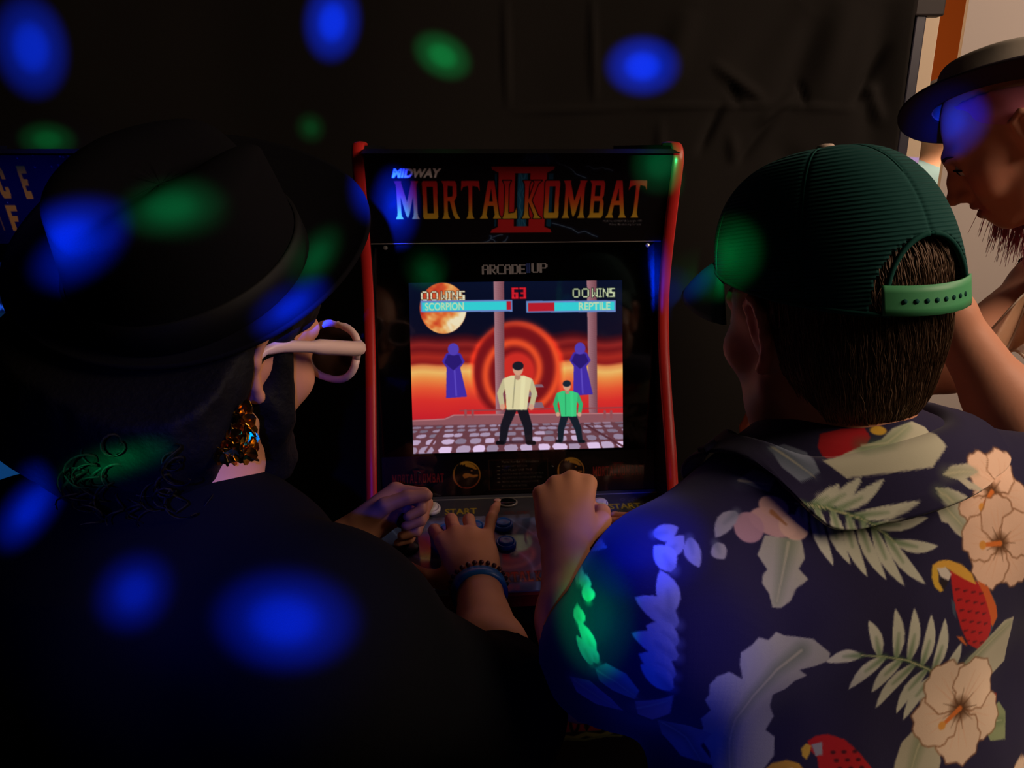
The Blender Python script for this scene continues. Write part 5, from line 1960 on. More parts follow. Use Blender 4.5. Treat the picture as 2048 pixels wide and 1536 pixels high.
    leaf([(1390, 110), (1480, 80), (1540, 30), (1640, -5), (1700, 20), (1740, 110), (1660, 190), (1650, 200), (1300, 245), (1220, 170), (1300, 150)], [(1400, 105), (1500, 95), (1610, 20)], (196, 194, 168), (84, 120, 74))
    leaf([(1020, 110), (1100, 90), (1180, 130), (1200, 220), (1120, 260), (1060, 200)], [(1040, 110), (1180, 240)], (120, 130, 150), (80, 96, 110))
    leaf([(880, 250), (960, 200), (1040, 240), (1000, 300)], [(890, 250), (1020, 270)], (110, 116, 140), (80, 90, 110))
    return cv, X0, Y0


shirt_cv, SX0, SY0 = shirt_art()


def print_color(V):
    d = V - PO
    x = (1700 + (d @ pu) * PSC - SX0) / 2
    y = (1200 - (d @ pv) * PSC - SY0) / 2
    # the cloth repeats in mirrored widths beyond the printed repeat
    w, h = shirt_cv.w, shirt_cv.h
    x = np.abs((x + w) % (2 * w) - w)
    y = np.abs((y + h) % (2 * h) - h)
    return lin(np.clip(shirt_cv.sample(x, y), 0, 255))


M_shirt = mat('printed_cotton', None, 0.85, 0.12, attr=True, bump=('noise', 900, 0.15, 0.0004), sheen=0.1)
shp = grow(torso, .012, .06)
SlE = P(1208, 1318, .745)
slv = [cap(ShL + V3(.01, 0, 0), SlE, .070, .066, k=.035), cap(ShR, ShR + (ElR - ShR) * .75, .070, .070, k=.035)]
shp = shp + slv
axL = unit(SlE - ShL)


def shirt_cut(X):
    c = np.full(len(X), -1.0)
    c = np.maximum(c, .50 - X[:, 2])
    # neck opening
    q = X - (NB + V3(0, .004, .012))
    c = np.maximum(c, np.minimum(q @ unit(V3(-.10, .25, 1)), .068 - np.linalg.norm(q, axis=1)))
    # sleeve hems: cloth stops square across the arm
    e = X - SlE
    c = np.maximum(c, np.minimum(e @ axL, .15 - np.linalg.norm(e, axis=1)))
    return c


def shirt_folds(X):
    return .0035 * vnoise(X * np.array([1, 1, .55]), 51, 10, 34.0) + .0016 * vnoise(X, 52, 10, 95.0)


Vs, Fs = organic(shp, .0042, shirt_folds, .006, shirt_cut)
for it in range(2):
    fcn = Vs[Fs].mean(1)
    dp = fcn - V3(0, 0, CAMZ)
    dep = dp[:, 1] * cP - dp[:, 2] * sP
    pxx = 1024 + FPX * dp[:, 0] / dep
    n_ = np.cross(Vs[Fs[:, 1]] - Vs[Fs[:, 0]], Vs[Fs[:, 2]] - Vs[Fs[:, 0]])
    front = (n_ * dp).sum(1) * (1 if it else 1)
    mask = (fcn[:, 1] < .72) & (fcn[:, 2] > .78)
    mask &= (fcn - PO) @ pn > -.13
    if it:
        mask &= ((fcn - PO) @ pn > -.10) & (np.abs((n_ @ pn)) > .45 * np.linalg.norm(n_, axis=1))
    Vs, Fs, _ = refine(Vs, Fs, mask)
shirt = link('shirt', fast_mesh('shirt', Vs, Fs, print_color(Vs)), M_shirt, right_p)
# collar folded over at the nape
ncx = 120
an, tv = np.meshgrid(np.linspace(math.radians(-150), math.radians(150), ncx), np.linspace(0, 1, 26))
an, tv = an.ravel(), tv.ravel()
CM = rotz(math.radians(30)) @ rotx(math.radians(-30))
rx_ = .067 + .036 * tv ** 1.2
ry_ = .065 + .040 * tv ** 1.2
zz = .024 - .062 * tv + .004 * np.sin(an * 2) * tv - .010 * (np.abs(an) > 1.9) * 0
Vk = np.stack([rx_ * np.sin(an), -ry_ * np.cos(an), zz], -1)
Vk[:, :2] *= (1 + .015 * vnoise(Vk, 61, 8, 60.0))[:, None]
Vk = Vk @ CM.T + NB + V3(0, .006, .014)
# the fall of the collar lies on the shirt, a little proud of it
for _ in range(3):
    d0 = sdf(shp, Vk)
    gr_ = np.stack([sdf(shp, Vk + e) - d0 for e in np.eye(3) * .002], -1) / .002
    gr_ /= np.linalg.norm(gr_, axis=1, keepdims=True) + 1e-9
    Vk = Vk + gr_ * (np.clip(.009 + .003 * tv - d0, 0, .05) * np.clip((tv - .15) / .3, 0, 1))[:, None]
Vk2, Fk2 = Vk, grid_faces(ncx, 26)
Vk2, Fk2, _ = refine(Vk2, Fk2, np.ones(len(Fk2), bool))
col_ = link('collar', fast_mesh('collar', Vk2, Fk2, print_color(Vk2)), M_shirt, shirt)
solidify(col_, .0035, 1)
# trousers
M_trs = mat('dark_shorts', (40, 34, 44), 0.9, 0.1, bump=('noise', 500, 0.2, 0.0006))
tr = grow([ell(V3(.335, .588, .585), (.180, .115, .10), Yt, k=.05)] + [l_ for i_, l_ in enumerate(legs) if i_ % 3 == 0], .012, .05)
Vt, Ft = organic(tr, .008, cut=lambda X: X[:, 2] - .60)
link('shorts', fast_mesh('shorts', Vt, Ft), M_trs, right_p)

# ------------------------------------------------------------------ the player on the left
LH_C = P(420, 676, .640)
LH_M = rotz(math.radians(-29)) @ rotx(math.radians(-16)) @ roty(math.radians(4))
left_p = person('person', 'person in a wide black hat, pale sunglasses and black jacket leaning over the controls')
NBl = P(385, 1112, .645)
SLl = P(80, 1148, .670)
SRl = P(645, 1300, .560)
Yl = rotz(math.radians(-32))
mid = (SLl + SRl) / 2
torsol = [
    cap(SLl, SRl, .064, .062, k=.06),
    cap(NBl, mid + V3(0, 0, -.02), .056, .09, k=.06),
    cap(NBl, SLl, .046, .05, k=.04), cap(NBl, SRl, .046, .05, k=.04),
    ell(mid + V3(0, .04, -.14), (.180, .105, .19), Yl @ rotx(-.3), k=.05),
    ell(mid + V3(-.01, .0, -.33), (.165, .115, .21), Yl @ rotx(-.15), k=.06),
    ell(mid + V3(-.01, -.02, -.50), (.168, .120, .12), Yl, k=.05)]
ElRl = P(1000, 1425, .745)
WrRl = P(957, 1172, .985)
ElLl = P(420, 1260, .90)
WrLl = P(696, 1080, 1.030)
neckl = [cap(LH_M @ V3(0, -.02, -.04) + LH_C, NBl, .054, .058, k=.03)]
armRl = [cap(SRl, ElRl, .052, .043, k=.03), cap(ElRl, ElRl * .6 + WrRl * .4, .043, .040, k=.02), cap(ElRl * .6 + WrRl * .4, WrRl, .040, .026, k=.02)]
armLl = [cap(SLl, ElLl, .052, .043, k=.03), cap(ElLl, ElLl * .6 + WrLl * .4, .043, .040, k=.02), cap(ElLl * .6 + WrLl * .4, WrLl, .040, .027, k=.02)]
hpz = mid + V3(-.01, -.02, -.50)
legsl = []
for sx, kx in ((-.08, -.12), (.085, .15)):
    hp = hpz + V3(sx, .0, -.02)
    kn = V3(hpz[0] + kx, hpz[1] + .15, .34)
    an = V3(kn[0] - .01, kn[1] - .08, .06)
    legsl += [cap(hp, kn, .082, .056, k=.04), cap(kn, an, .055, .036, k=.02), cap(an + V3(0, -.03, -.025), an + V3(.02, .14, -.035), .034, .026, k=.02)]
h1, t1_, s1 = hand_solids(WrRl, P(925, 1062, 1.068) - WrRl, V3(-.05, -.35, .93), False, [(22, 62, 34), (20, 48, 26), (18, 44, 24), (-6, 16, 10)], (8, 0, -5, -24),
                          [(.55, .80, -.25), (.78, .5, -.35), (.85, .25, -.4)], 1.04)
DLl = P(786, 1010, 1.07) - WrLl
Nl = np.cross(V3(-.05, -.50, .86), unit(DLl))
h2, t2_, s2 = hand_solids(WrLl, DLl, Nl, True, [(58, 82, 55), (66, 82, 55), (70, 82, 52), (72, 80, 50)], (4, 1, -2, -5), [(.80, .55, -.35), (.95, .10, -.45), (.85, -.1, -.6)], .96)
bodyl = torsol + neckl + armRl + armLl + legsl + xf(head_solids(), LH_M, LH_C, .95) + h1 + h2
Vb, Fb = organic(bodyl, .0034)
Cb = vcolor(Vb, (204, 140, 106), 5, 5)
ql = (Vb - LH_C) @ LH_M
hd_ = (np.linalg.norm(ql, axis=1) < .16)
link('body', fast_mesh('body', Vb, Fb, lin(np.clip(Cb, 0, 255))), M_skin, left_p)
nails(t1_[:4], left_p)
# wristbands
axw = unit(ElRl - WrRl)
s_a = unit(np.cross(axw, V3(0, 0, 1)))
s_b = np.cross(axw, s_a)
WM = np.column_stack([s_a, s_b, axw])
M_band = mat('blue_silicone_band', (30, 104, 190), 0.35, 0.4, bump=('noise', 120, 0.1, 0.0005))
M_beads = mat('dark_red_beads', (86, 30, 44), 0.3, 0.5, bump=('noise', 120, 0.1, 0.0005))
MB().lathe([(.0285, -.010), (.0325, -.009), (.0325, .009), (.0290, .010), (.0285, .010)], WrRl + axw * .014, WM @ np.diag([1.10, .98, 1]), 32).build('wristband', M_band, left_p, smooth=True)
for k in range(26):
    an_ = 2 * math.pi * k / 26
    for off, rr_ in ((-.0005, .0032), (.030, .0030)):
        if off > .01 and k % 1:
            continue
    c = WrRl + axw * -.001 + WM @ V3(.0335 * 1.08 * math.cos(an_), .0335 * .98 * math.sin(an_), 0)
    MB().lathe([(.0001, -.0034)] + [(.0034 * math.sin(t), -.0034 * math.cos(t)) for t in (.6, 1.2, 1.8, 2.4)] + [(.0001, .0034)], c, None, 8).build('bead', M_beads, left_p, smooth=True)

# jacket
M_jacket = mat('black_jacket_cloth', (10, 10, 14), 0.9, 0.06, bump=('noise', 700, 0.3, 0.0006))
jk = grow(torsol, .014, .06) + [cap(SRl, ElRl, .070, .060, k=.04), cap(ElRl, ElRl + (WrRl - ElRl) * .22, .060, .056, k=.03),
                               cap(SLl, ElLl, .068, .058, k=.04), cap(ElLl, ElLl + (WrLl - ElLl) * .82, .056, .044, k=.03)]
CuR = ElRl + (WrRl - ElRl) * .20
CuL = ElLl + (WrLl - ElLl) * .80
aR, aL = unit(WrRl - ElRl), unit(WrLl - ElLl)


def jk_cut(X):
    c = .46 - X[:, 2]
    q = X - (NBl + V3(0, .004, .016))
    c = np.maximum(c, np.minimum(q @ unit(V3(.15, .15, 1)), .070 - np.linalg.norm(q, axis=1)))
    for p, a in ((CuR, aR), (CuL, aL)):
        e = X - p
        c = np.maximum(c, np.minimum(e @ a, .11 - np.linalg.norm(e, axis=1)))
    return c


Vj, Fj = organic(jk, .0045, lambda X: .004 * vnoise(X * np.array([1, 1, .6]), 71, 10, 26.0) + .0016 * vnoise(X, 72, 10, 80.0), .006, jk_cut)
jacket = link('jacket', fast_mesh('jacket', Vj, Fj), M_jacket, left_p)
# collar of the shirt below, and trousers
M_colb = mat('violet_blue_shirt', (70, 64, 130), 0.85, 0.1, bump=('noise', 500, 0.2, 0.0005))
an, tv = np.meshgrid(np.linspace(math.radians(-155), math.radians(155), 60), np.linspace(0, 1, 8))
an, tv = an.ravel(), tv.ravel()
Vk = np.stack([(.062 + .020 * tv) * np.sin(an), -(.062 + .022 * tv) * np.cos(an), .012 - .040 * tv], -1)
Vk = Vk @ (Yl @ rotx(math.radians(-24))).T + NBl + V3(0.004, .008, .0)
co_ = link('shirt_collar', fast_mesh('shirt_collar', Vk, grid_faces(60, 8)), M_colb, left_p)
solidify(co_, .002)
M_trl = mat('plum_trousers', (92, 58, 70), 0.9, 0.1, bump=('noise', 500, 0.2, 0.0006))
tl = grow([torsol[-1]] + [l_ for i_, l_ in enumerate(legsl) if i_ % 3 < 2], .014, .05)
Vt, Ft = organic(tl, .008, cut=lambda X: np.maximum(X[:, 2] - (hpz[2] + .06), .12 - X[:, 2]))
link('trousers', fast_mesh('trousers', Vt, Ft), M_trl, left_p)

HN = unit(V3(.021, -.545, .838))
hyy = unit(V3(.47, .88, 0) - HN * (HN @ V3(.47, .88, 0)))
HM = np.column_stack([np.cross(hyy, HN), hyy, HN])
_lsk = LH_C + LH_M @ V3(0, -.014, .036) * .95
_lbr = V3(-.261, .645, 1.3215) + HN * .010
HAT_C = _lsk + HN * float((_lbr - _lsk) @ HN)
_lsh = (_lbr - HAT_C) @ HM

# dark curly hair and beard
M_hair_bk = mat('black_curly_hair', (10, 8, 8), 0.7, 0.15, bump=('noise', 200, 0.5, 0.002))
hl = xf([ell((0, -.020, .046), (.092, .104, .084), k=.03), ell((-.015, -.070, -.030), (.105, .062, .085), k=.04),
         ell((.040, -.070, -.045), (.055, .048, .060), k=.03),
         ell((0, .110, -.02), (.088, .095, .16), k=.02, op='s')], LH_M, LH_C)
B2 = P(165, 800, .635)
hl.insert(2, ell(B2, (.074, .075, .053), k=.05))
hl.insert(3, ell(P(45, 788, .66), (.046, .052, .036), k=.04))
hl.insert(4, ell(P(262, 905, .60), (.054, .045, .040), k=.04))
hl.insert(5, ell(P(330, 905, .612), (.050, .042, .045), k=.03))
hairx = lambda X: .006 * vnoise(X, 81, 12, 95.0) + .004 * vnoise(X, 82, 12, 210.0)
Vh, Fh = organic(hl, .0042, hairx, .012, lambda X: (X - HAT_C) @ HN + .004)
link('hair', fast_mesh('hair', Vh, Fh), M_hair_bk, left_p)
r = np.random.default_rng(5)
ii = r.integers(0, len(Vh), 900)
ii = ii[((Vh[ii] - HAT_C) @ HN < -.016) & (np.linalg.norm(Vh[ii] - P(475, 865, .575), axis=1) > .055) & (np.linalg.norm(Vh[ii] - P(610, 690, .66), axis=1) > .085) & (Vh[ii][:, 0] > -.30)]
paths = []
for p in Vh[ii]:
    d = unit(p - P(290, 800, .66)) + r.normal(0, .4, 3)
    d = unit(d + V3(0, 0, -.5))
    s_ = unit(np.cross(d, r.normal(0, 1, 3)))
    b_ = np.cross(d, s_)
    R_ = r.uniform(.004, .009)
    L_ = r.uniform(.012, .032)
    t = np.linspace(0, 1, 15)
    w_ = t * r.uniform(5, 10)
    paths.append(p + np.outer(t * L_, d) + R_ * (np.outer(np.cos(w_) - 1, s_) + np.outer(np.sin(w_), b_)))
strands('hair_curls', paths, [np.linspace(.0013, .0006, 15)] * len(paths), M_hair_bk, left_p, 3)
bd = xf([cap((.067, .006, .014), (.060, .022, -.055), .014, .020, k=.02), ell((0, .040, -.092), (.052, .050, .040), k=.03), cap((-.058, .004, -.040), (-.030, .06, -.10), .016, .022, k=.02), cap((.058, .004, -.040), (.030, .06, -.10), .014, .022, k=.02),
         ell((0, .118, -.072), (.026, .022, .016), k=.01, op='s')], LH_M, LH_C)
Vh, Fh = organic(bd, .0036, lambda X: .0035 * vnoise(X, 83, 12, 260.0), .008)
link('beard', fast_mesh('beard', Vh, Fh), M_hair_bk, left_p)

# pale sunglasses
M_frame = mat('pale_pink_plastic', (224, 190, 184), 0.35, 0.4, bump=('noise', 90, 0.05, 0.0004))
M_lens = clear_mat('smoked_lens', (60, 58, 66), 0.05, 0.05)
gl = bpy.data.objects.new('sunglasses', None)
COL.objects.link(gl)
gl.parent = left_p
gl.location = LH_C
gl.rotation_euler = Matrix(LH_M.tolist()).to_euler()
for s in (-1, 1):
    pts = []
    for t in np.linspace(0, 2 * math.pi, 33):
        x = s * .036 + .0300 * np.sign(math.cos(t)) * abs(math.cos(t)) ** .8
        z = .000 + .0235 * np.sign(math.sin(t)) * abs(math.sin(t)) ** .8 + (.004 if math.sin(t) > 0 else 0)
        pts.append((x, .112 - .10 * abs(x) ** 1.4, z))
    MB().tube(pts, .0036, 8).build('rim', M_frame, gl, smooth=True)
    MB().add(pts[:-1] + [(a_, b_ - .0012, c_) for a_, b_, c_ in pts[:-1]], [tuple(range(32)), tuple(range(63, 31, -1))])
    lb = MB()
    lb.add(pts[:-1], [tuple(range(32))])
    lb.build('lens', M_lens, gl)
    MB().tube(smoothpath([(s * .067, .108, .012), (s * .074, .096, .011), (s * .079, .04, .010), (s * .081, -.012, .006), (s * .079, -.030, -.012)], 20), [.0068] * 10 + [.005] * 5 + [.0035] * 5, 10, 1.0).build('temple', M_frame, gl, smooth=True)
MB().tube([(-.010, .111, .004), (0, .113, .008), (.010, .111, .004)], .0032, 8).build('bridge', M_frame, gl, smooth=True)

# gold sequin earring with two strips
M_gold = mat('gold_sequin', (214, 160, 56), 0.22, 0.5, metal=1.0, bump=('noise', 160, 0.3, 0.001))
er = bpy.data.objects.new('earring', None)
COL.objects.link(er)
er.parent = left_p
r = np.random.default_rng(12)
for (px_, y0_, y1_) in ((452, 842, 916), (492, 814, 914)):
    a_, b_ = P(px_ - 6, y0_, .562), P(px_ + 4, y1_, .556)
    stp = MB()
    n_ = 11
    for k in range(n_):
        c = a_ + (b_ - a_) * k / (n_ - 1)
        for q in range(3):
            M_ = rotz(r.uniform(0, 3)) @ rotx(math.radians(90) + r.normal(0, .45)) @ roty(r.normal(0, .4))
            stp.lathe([(.0001, -.0004), (.0052, -.0003), (.0052, .0003), (.0001, .0005)], c + V3((q - 1) * .0048, -.003 + r.normal(0, .001), r.normal(0, .001)), M_, 8)
    stp.build('sequin_strip', M_gold, er)
MB().tube(smoothpath([P(446, 842, .562), P(474, 800, .575), P(486, 814, .562)], 10), .0010, 6).build('hook', M_gold, er, smooth=True)

# wide hat
M_hat = mat('black_felt', (14, 13, 16), 0.95, 0.05, bump=('noise', 500, 0.3, 0.0006))
M_hband = mat('hat_ribbon', (10, 9, 11), 0.6, 0.15, bump=('wave', 300, 0.1, 0.0004))


def hat(name, parent, loc, M, rb, rc, hc, mfelt, mband, bx=1.0, by=1.12, curl=.018, dent=.022, side_pinch=.012, taper=.86, droop=.0, seed=0, shift=(0, 0)):
    o = bpy.data.objects.new(name, None)
    COL.objects.link(o)
    o.parent = parent
    o.location = loc
    o.rotation_euler = Matrix(np.asarray(M).tolist()).to_euler()
    n_ = 96
    a_, t_ = np.meshgrid(np.linspace(0, 2 * math.pi, n_, endpoint=False), np.linspace(0, 1, 22))
    a_, t_ = a_.ravel(), t_.ravel()
    rr_ = rc + (rb - rc) * t_
    z = curl * t_ ** 2 * (.35 + .65 * np.cos(a_) ** 2) - droop * t_ ** 1.5 * np.sin(a_) ** 2 * (np.sin(a_) > 0) + .0035 * t_ * np.sin(3 * a_ + seed)
    ox = bx * (1 - t_) + 1.0 * t_
    V_ = np.stack([rr_ * np.cos(a_) * ox + shift[0] * t_, rr_ * np.sin(a_) * (by * (1 - t_) + 1.03 * t_) + shift[1] * t_, z], -1)
    br = link('brim', fast_mesh('brim', V_, grid_faces(n_, 22, True)), mfelt, o)
    solidify(br, .0035, 0)
    a_, t_ = np.meshgrid(np.linspace(0, 2 * math.pi, n_, endpoint=False), np.linspace(0, 1, 36))
    a_, t_ = a_.ravel(), t_.ravel()
    sd_ = np.clip(t_ / .62, 0, 1)
    tp = np.clip((t_ - .62) / .38, 0, 1)
    rr_ = rc * (1 - (1 - taper) * sd_) * (np.cos(tp * math.pi / 2) ** .55)
    z = hc * (sd_ ** .96) + .016 * np.sin(tp * math.pi / 2)
    x, y = rr_ * np.cos(a_) * bx, rr_ * np.sin(a_) * by
    hz = np.clip(z / hc, 0, 1) ** 2
    z = z - dent * hz * np.exp(-(x / .024) ** 2) * (.7 + .3 * np.clip(y / .09, -1, 1))
    x = x * (1 - side_pinch / .05 * hz * np.exp(-((y - .055) / .035) ** 2) * .5)
    cr = link('crown', fast_mesh('crown', np.stack([x, y, z], -1), grid_faces(n_, 36, True)), mfelt, o)
    solidify(cr, .003, 0)
    bb = MB()
    V_, F_ = [], []
    for zt_, of in ((.002, .0035), (.003, .0048), (.026, .0044), (.027, .0020)):
        f_ = 1 - (1 - taper) * (zt_ / hc)
        V_ += [((rc * f_ + of) * math.cos(q) * bx, (rc * f_ + of) * math.sin(q) * by, zt_) for q in np.linspace(0, 2 * math.pi, 64, endpoint=False)]
    bb.add(V_, [tuple(int(i_) for i_ in q) for q in grid_faces(64, 4, True)])
    bb.build('ribbon', mband, o, smooth=True)
    return o


hat('hat', left_p, HAT_C, HM, .142, .077, .086, M_hat, M_hband, 1.0, 1.20, .008, .030, .014, .86, .004, 0, (float(_lsh[0]), float(_lsh[1])))

# ------------------------------------------------------------------ the onlooker at the right edge
wom = person('person', 'smiling person with pink hair and a brimmed hat leaning in at the right edge')
WH_C = P(2034, 262, 1.09)
WH_M = rotz(math.radians(60)) @ rotx(math.radians(-38)) @ roty(math.radians(-4))
WS = .96
NBw = WH_C + V3(.105, -.06, -.175)
SHn = NBw + V3(.075, -.165, -.075)
SHf = P(2095, 575, 1.20)
ElN = P(2072, 905, .955)
WrN = P(1886, 612, .930)
ElF = P(1895, 728, 1.12)
WrF = P(1690, 765, 1.16)
wt = [cap(SHn, SHf, .050, .050, k=.05), cap(NBw, (SHn + SHf) / 2 + V3(.03, 0, -.03), .048, .07, k=.05),
      ell((SHn + SHf) / 2 + V3(.06, 0, -.15), (.105, .140, .19), rotz(-.2) @ roty(.25), k=.05),
      ell((SHn + SHf) / 2 + V3(.12, 0, -.36), (.105, .125, .19), roty(.12), k=.06), ell((SHn + SHf) / 2 + V3(.13, 0, -.50), (.12, .155, .12), k=.05)]
hw = (SHn + SHf) / 2 + V3(.13, 0, -.50)
wl = []
for sy in (-.08, .08):
    wl += [cap(hw + V3(0, sy, -.02), hw + V3(-.02, sy, -.36), .078, .054, k=.04), cap(hw + V3(-.02, sy, -.36), V3(hw[0] + .02, hw[1] + sy, .07), .053, .034, k=.02), cap(V3(hw[0] + .03, hw[1] + sy, .035), V3(hw[0] - .13, hw[1] + sy, .028), .034, .026, k=.02)]
wa = [cap(SHn, ElN, .046, .040, k=.03), cap(ElN, ElN * .62 + WrN * .38, .0400, .0390, k=.02), cap(ElN * .62 + WrN * .38, WrN, .039, .0255, k=.02),
      cap(SHf, ElF, .046, .039, k=.03), cap(ElF, ElF * .6 + WrF * .4, .039, .037, k=.02), cap(ElF * .6 + WrF * .4, WrF, .037, .025, k=.02)]
hn1, tn1, _s = hand_solids(WrN, unit(WrN - ElN) + V3(-.5, .25, -.1), V3(-.3, .2, .9), True, [(20, 30, 20), (22, 32, 20), (24, 32, 20), (26, 30, 20)], (8, 2, -3, -8))
hn2, tn2, _s = hand_solids(WrF, unit(WrF - ElF), V3(0, .1, 1), False, [(20, 30, 20), (22, 32, 20), (24, 32, 20), (26, 30, 20)], (8, 2, -3, -8))
bw = wt + wl + wa + [cap(WH_M @ V3(0, -.022, -.05) * WS + WH_C, NBw, .047, .050, k=.03)] + xf(head_solids(1.0, True), WH_M, WH_C, WS) + hn1 + hn2
Vb, Fb = organic(bw, .0030)
Cb = vcolor(Vb, (222, 156, 124), 4, 7)
q = (Vb - WH_C) @ WH_M / WS
lip = np.exp(-((q[:, 2] + .070) / .013) ** 2) * np.clip((q[:, 1] - .076) / .008, 0, 1) * (np.abs(q[:, 0]) < .032)
Cb = Cb * (1 - .5 * lip[:, None]) + np.array([176, 78, 84.0]) * .5 * lip[:, None]
chk = np.exp(-(((np.abs(q[:, 0]) - .045) / .02) ** 2 + ((q[:, 2] + .03) / .02) ** 2)) * (q[:, 1] > .03)
Cb = Cb + chk[:, None] * np.array([6, -14, -10.0])
link('body', fast_mesh('body', Vb, Fb, lin(np.clip(Cb, 0, 255))), M_skin, wom)
for s in (-1, 1):
    ey = bpy.data.objects.new('eye', None)
    COL.objects.link(ey)
    ey.parent = wom
    ey.location = WH_M @ V3(s * .031, .0785, -.0025) * WS + WH_C
    ey.rotation_euler = Matrix(WH_M.tolist()).to_euler()
    MB().lathe([(.0001, -.0118)] + [(.0118 * math.sin(t), -.0118 * math.cos(t)) for t in np.linspace(.2, 2.9, 12)] + [(.0001, .0118)], (0, 0, 0), None, 20).build('eyeball', M_eye, ey, smooth=True)
    MB().lathe([(.0001, .0122), (.004, .0118), (.0056, .0105), (.0056, .0095), (.0001, .0095)], (0, 0, 0), rotx(math.radians(-90 - 8)), 18).build('iris', M_iris, ey, smooth=True)
    # lashes and brow
    L_ = [(s * (-.011), .0085, -.0005), (s * -.004, .0128, .0036), (s * .004, .0130, .0040), (s * .011, .0090, .0012), (s * .015, .0050, -.0012)]
    MB().tube(smoothpath(L_, 14), [.0008] + [.0014] * 12 + [.0008], 6).build('lashes', M_hair_bk, ey, smooth=True)
    L_ = [(s * -.016, .014, .0205), (s * -.004, .0165, .0245), (s * .010, .0120, .0255), (s * .020, .0035, .0225)]
    MB().tube(smoothpath(L_, 14), [.0022] * 9 + [.0018, .0015, .0012, .0009, .0006], 6).build('eyebrow', mat('brow_brown', (70, 42, 38), 0.7, 0.2, bump=('noise', 400, 0.3, 0.0005)), ey, smooth=True)
tm = MB()
for k in range(-4, 5):
    x = k * .0056
    yy = .0895 - 16.0 * x * x
    M_ = rotz(-math.atan(2 * 16 * x) * -1.0)
    tm.hull8([WH_M @ (V3(x, yy, -.0745 + .06 * abs(x)) + M_ @ V3(dx, dy_, 0)) * WS + WH_C for dx, dy_ in ((-.0025, -.002), (.0025, -.002), (.0025, .002), (-.0025, .002))],
             [WH_M @ (V3(x, yy, -.0665 + .06 * abs(x)) + M_ @ V3(dx, dy_, 0)) * WS + WH_C for dx, dy_ in ((-.0027, -.002), (.0027, -.002), (.0027, .002), (-.0027, .002))])
tm.build('teeth', M_teeth, wom, bevel=.0006)
WN = unit(V3(.03, .33, .94))
wy = unit(V3(-.84, .55, 0) - WN * (WN @ V3(-.84, .55, 0)))
WHM = np.column_stack([np.cross(wy, WN), wy, WN])
_sk = WH_C + WH_M @ V3(0, -.014, .036) * WS
_br = P(2056, 206, 1.085)
WHAT = _sk + WN * float((_br - _sk) @ WN)
_sh = (_br - WHAT) @ WHM
# pink hair: under the hat and hanging past the jaw
M_pink = mat('dusty_pink_hair', (226, 142, 164), 0.5, 0.35, bump=('noise', 300, 0.2, 0.0008), var=(60.0, (206, 120, 146)))
hw_ = [ell((0, -.020, .040), (.079, .093, .086), k=.03), ell((0, -.060, -.03), (.072, .052, .075), k=.03),
       ell((0, .118, -.045), (.10, .085, .095), k=.015, op='s')]
hws = xf(hw_, WH_M, WH_C, WS)
Vh, Fh = organic(hws, .004, lambda X: .0025 * vnoise(X, 91, 10, 190.0), .005, lambda X: (X - WHAT) @ WN + .006)
link('hair', fast_mesh('hair', Vh, Fh), M_pink, wom)
r = np.random.default_rng(31)
paths, rads = [], []
for k in range(620):
    s = 1
    st0 = V3(s * r.uniform(.050, .076), r.uniform(-.06, .035 if s > 0 else -.035), r.uniform(-.02, .05))
    a_ = WH_M @ st0 * WS + WH_C
    dn = V3(r.normal(-.10, .12), r.normal(0, .1), -1)
    L_ = r.uniform(.12, .19)
    pts = [a_, a_ + WH_M @ V3(s * .012, .012, -.05), a_ + WH_M @ V3(s * .010, .016, -.09) + dn * L_ * .18, a_ + WH_M @ V3(s * .002, .018, -.10) + dn * L_ * .5]
    paths.append(smoothpath(pts, 9))
    rads.append(np.linspace(.0016, .0003, 9))
for k in range(900):
    a0 = r.uniform(-.55, 1.9)
    st0 = V3(.078 * math.sin(a0), -.03 - .085 * math.cos(a0), r.uniform(-.02, .05))
    a_ = WH_M @ st0 * WS + WH_C
    out = WH_M @ V3(math.sin(a0), -math.cos(a0), 0)
    L_ = r.uniform(.10, .15)
    paths.append(smoothpath([a_, a_ + out * .012 + V3(0, 0, -.35 * L_), a_ + out * .010 + V3(r.normal(0, .006), r.normal(0, .006), -.72 * L_), a_ + out * .002 + V3(r.normal(0, .012), r.normal(0, .012), -L_)], 9))
    rads.append(np.linspace(.0018, .0003, 9))
strands('hair_strands', paths, rads, M_pink, wom, 4)
# black top and sheer lace frill
M_top = mat('black_top', (16, 15, 17), 0.85, 0.1, bump=('noise', 600, 0.2, 0.0005))
tp_ = grow(wt, .011, .05)


def top_cut(X):
    c = hw[2] - .05 - X[:, 2]
    q = X - (NBw + V3(-.01, 0, -.015))
    c = np.maximum(c, np.minimum(q @ unit(V3(-.5, 0, 1)), .12 - np.linalg.norm(q, axis=1)))
    for s_ in (SHn, SHf):
        c = np.maximum(c, .052 - np.linalg.norm(X - (s_ + V3(-.028, 0, .0)), axis=1))
    return c


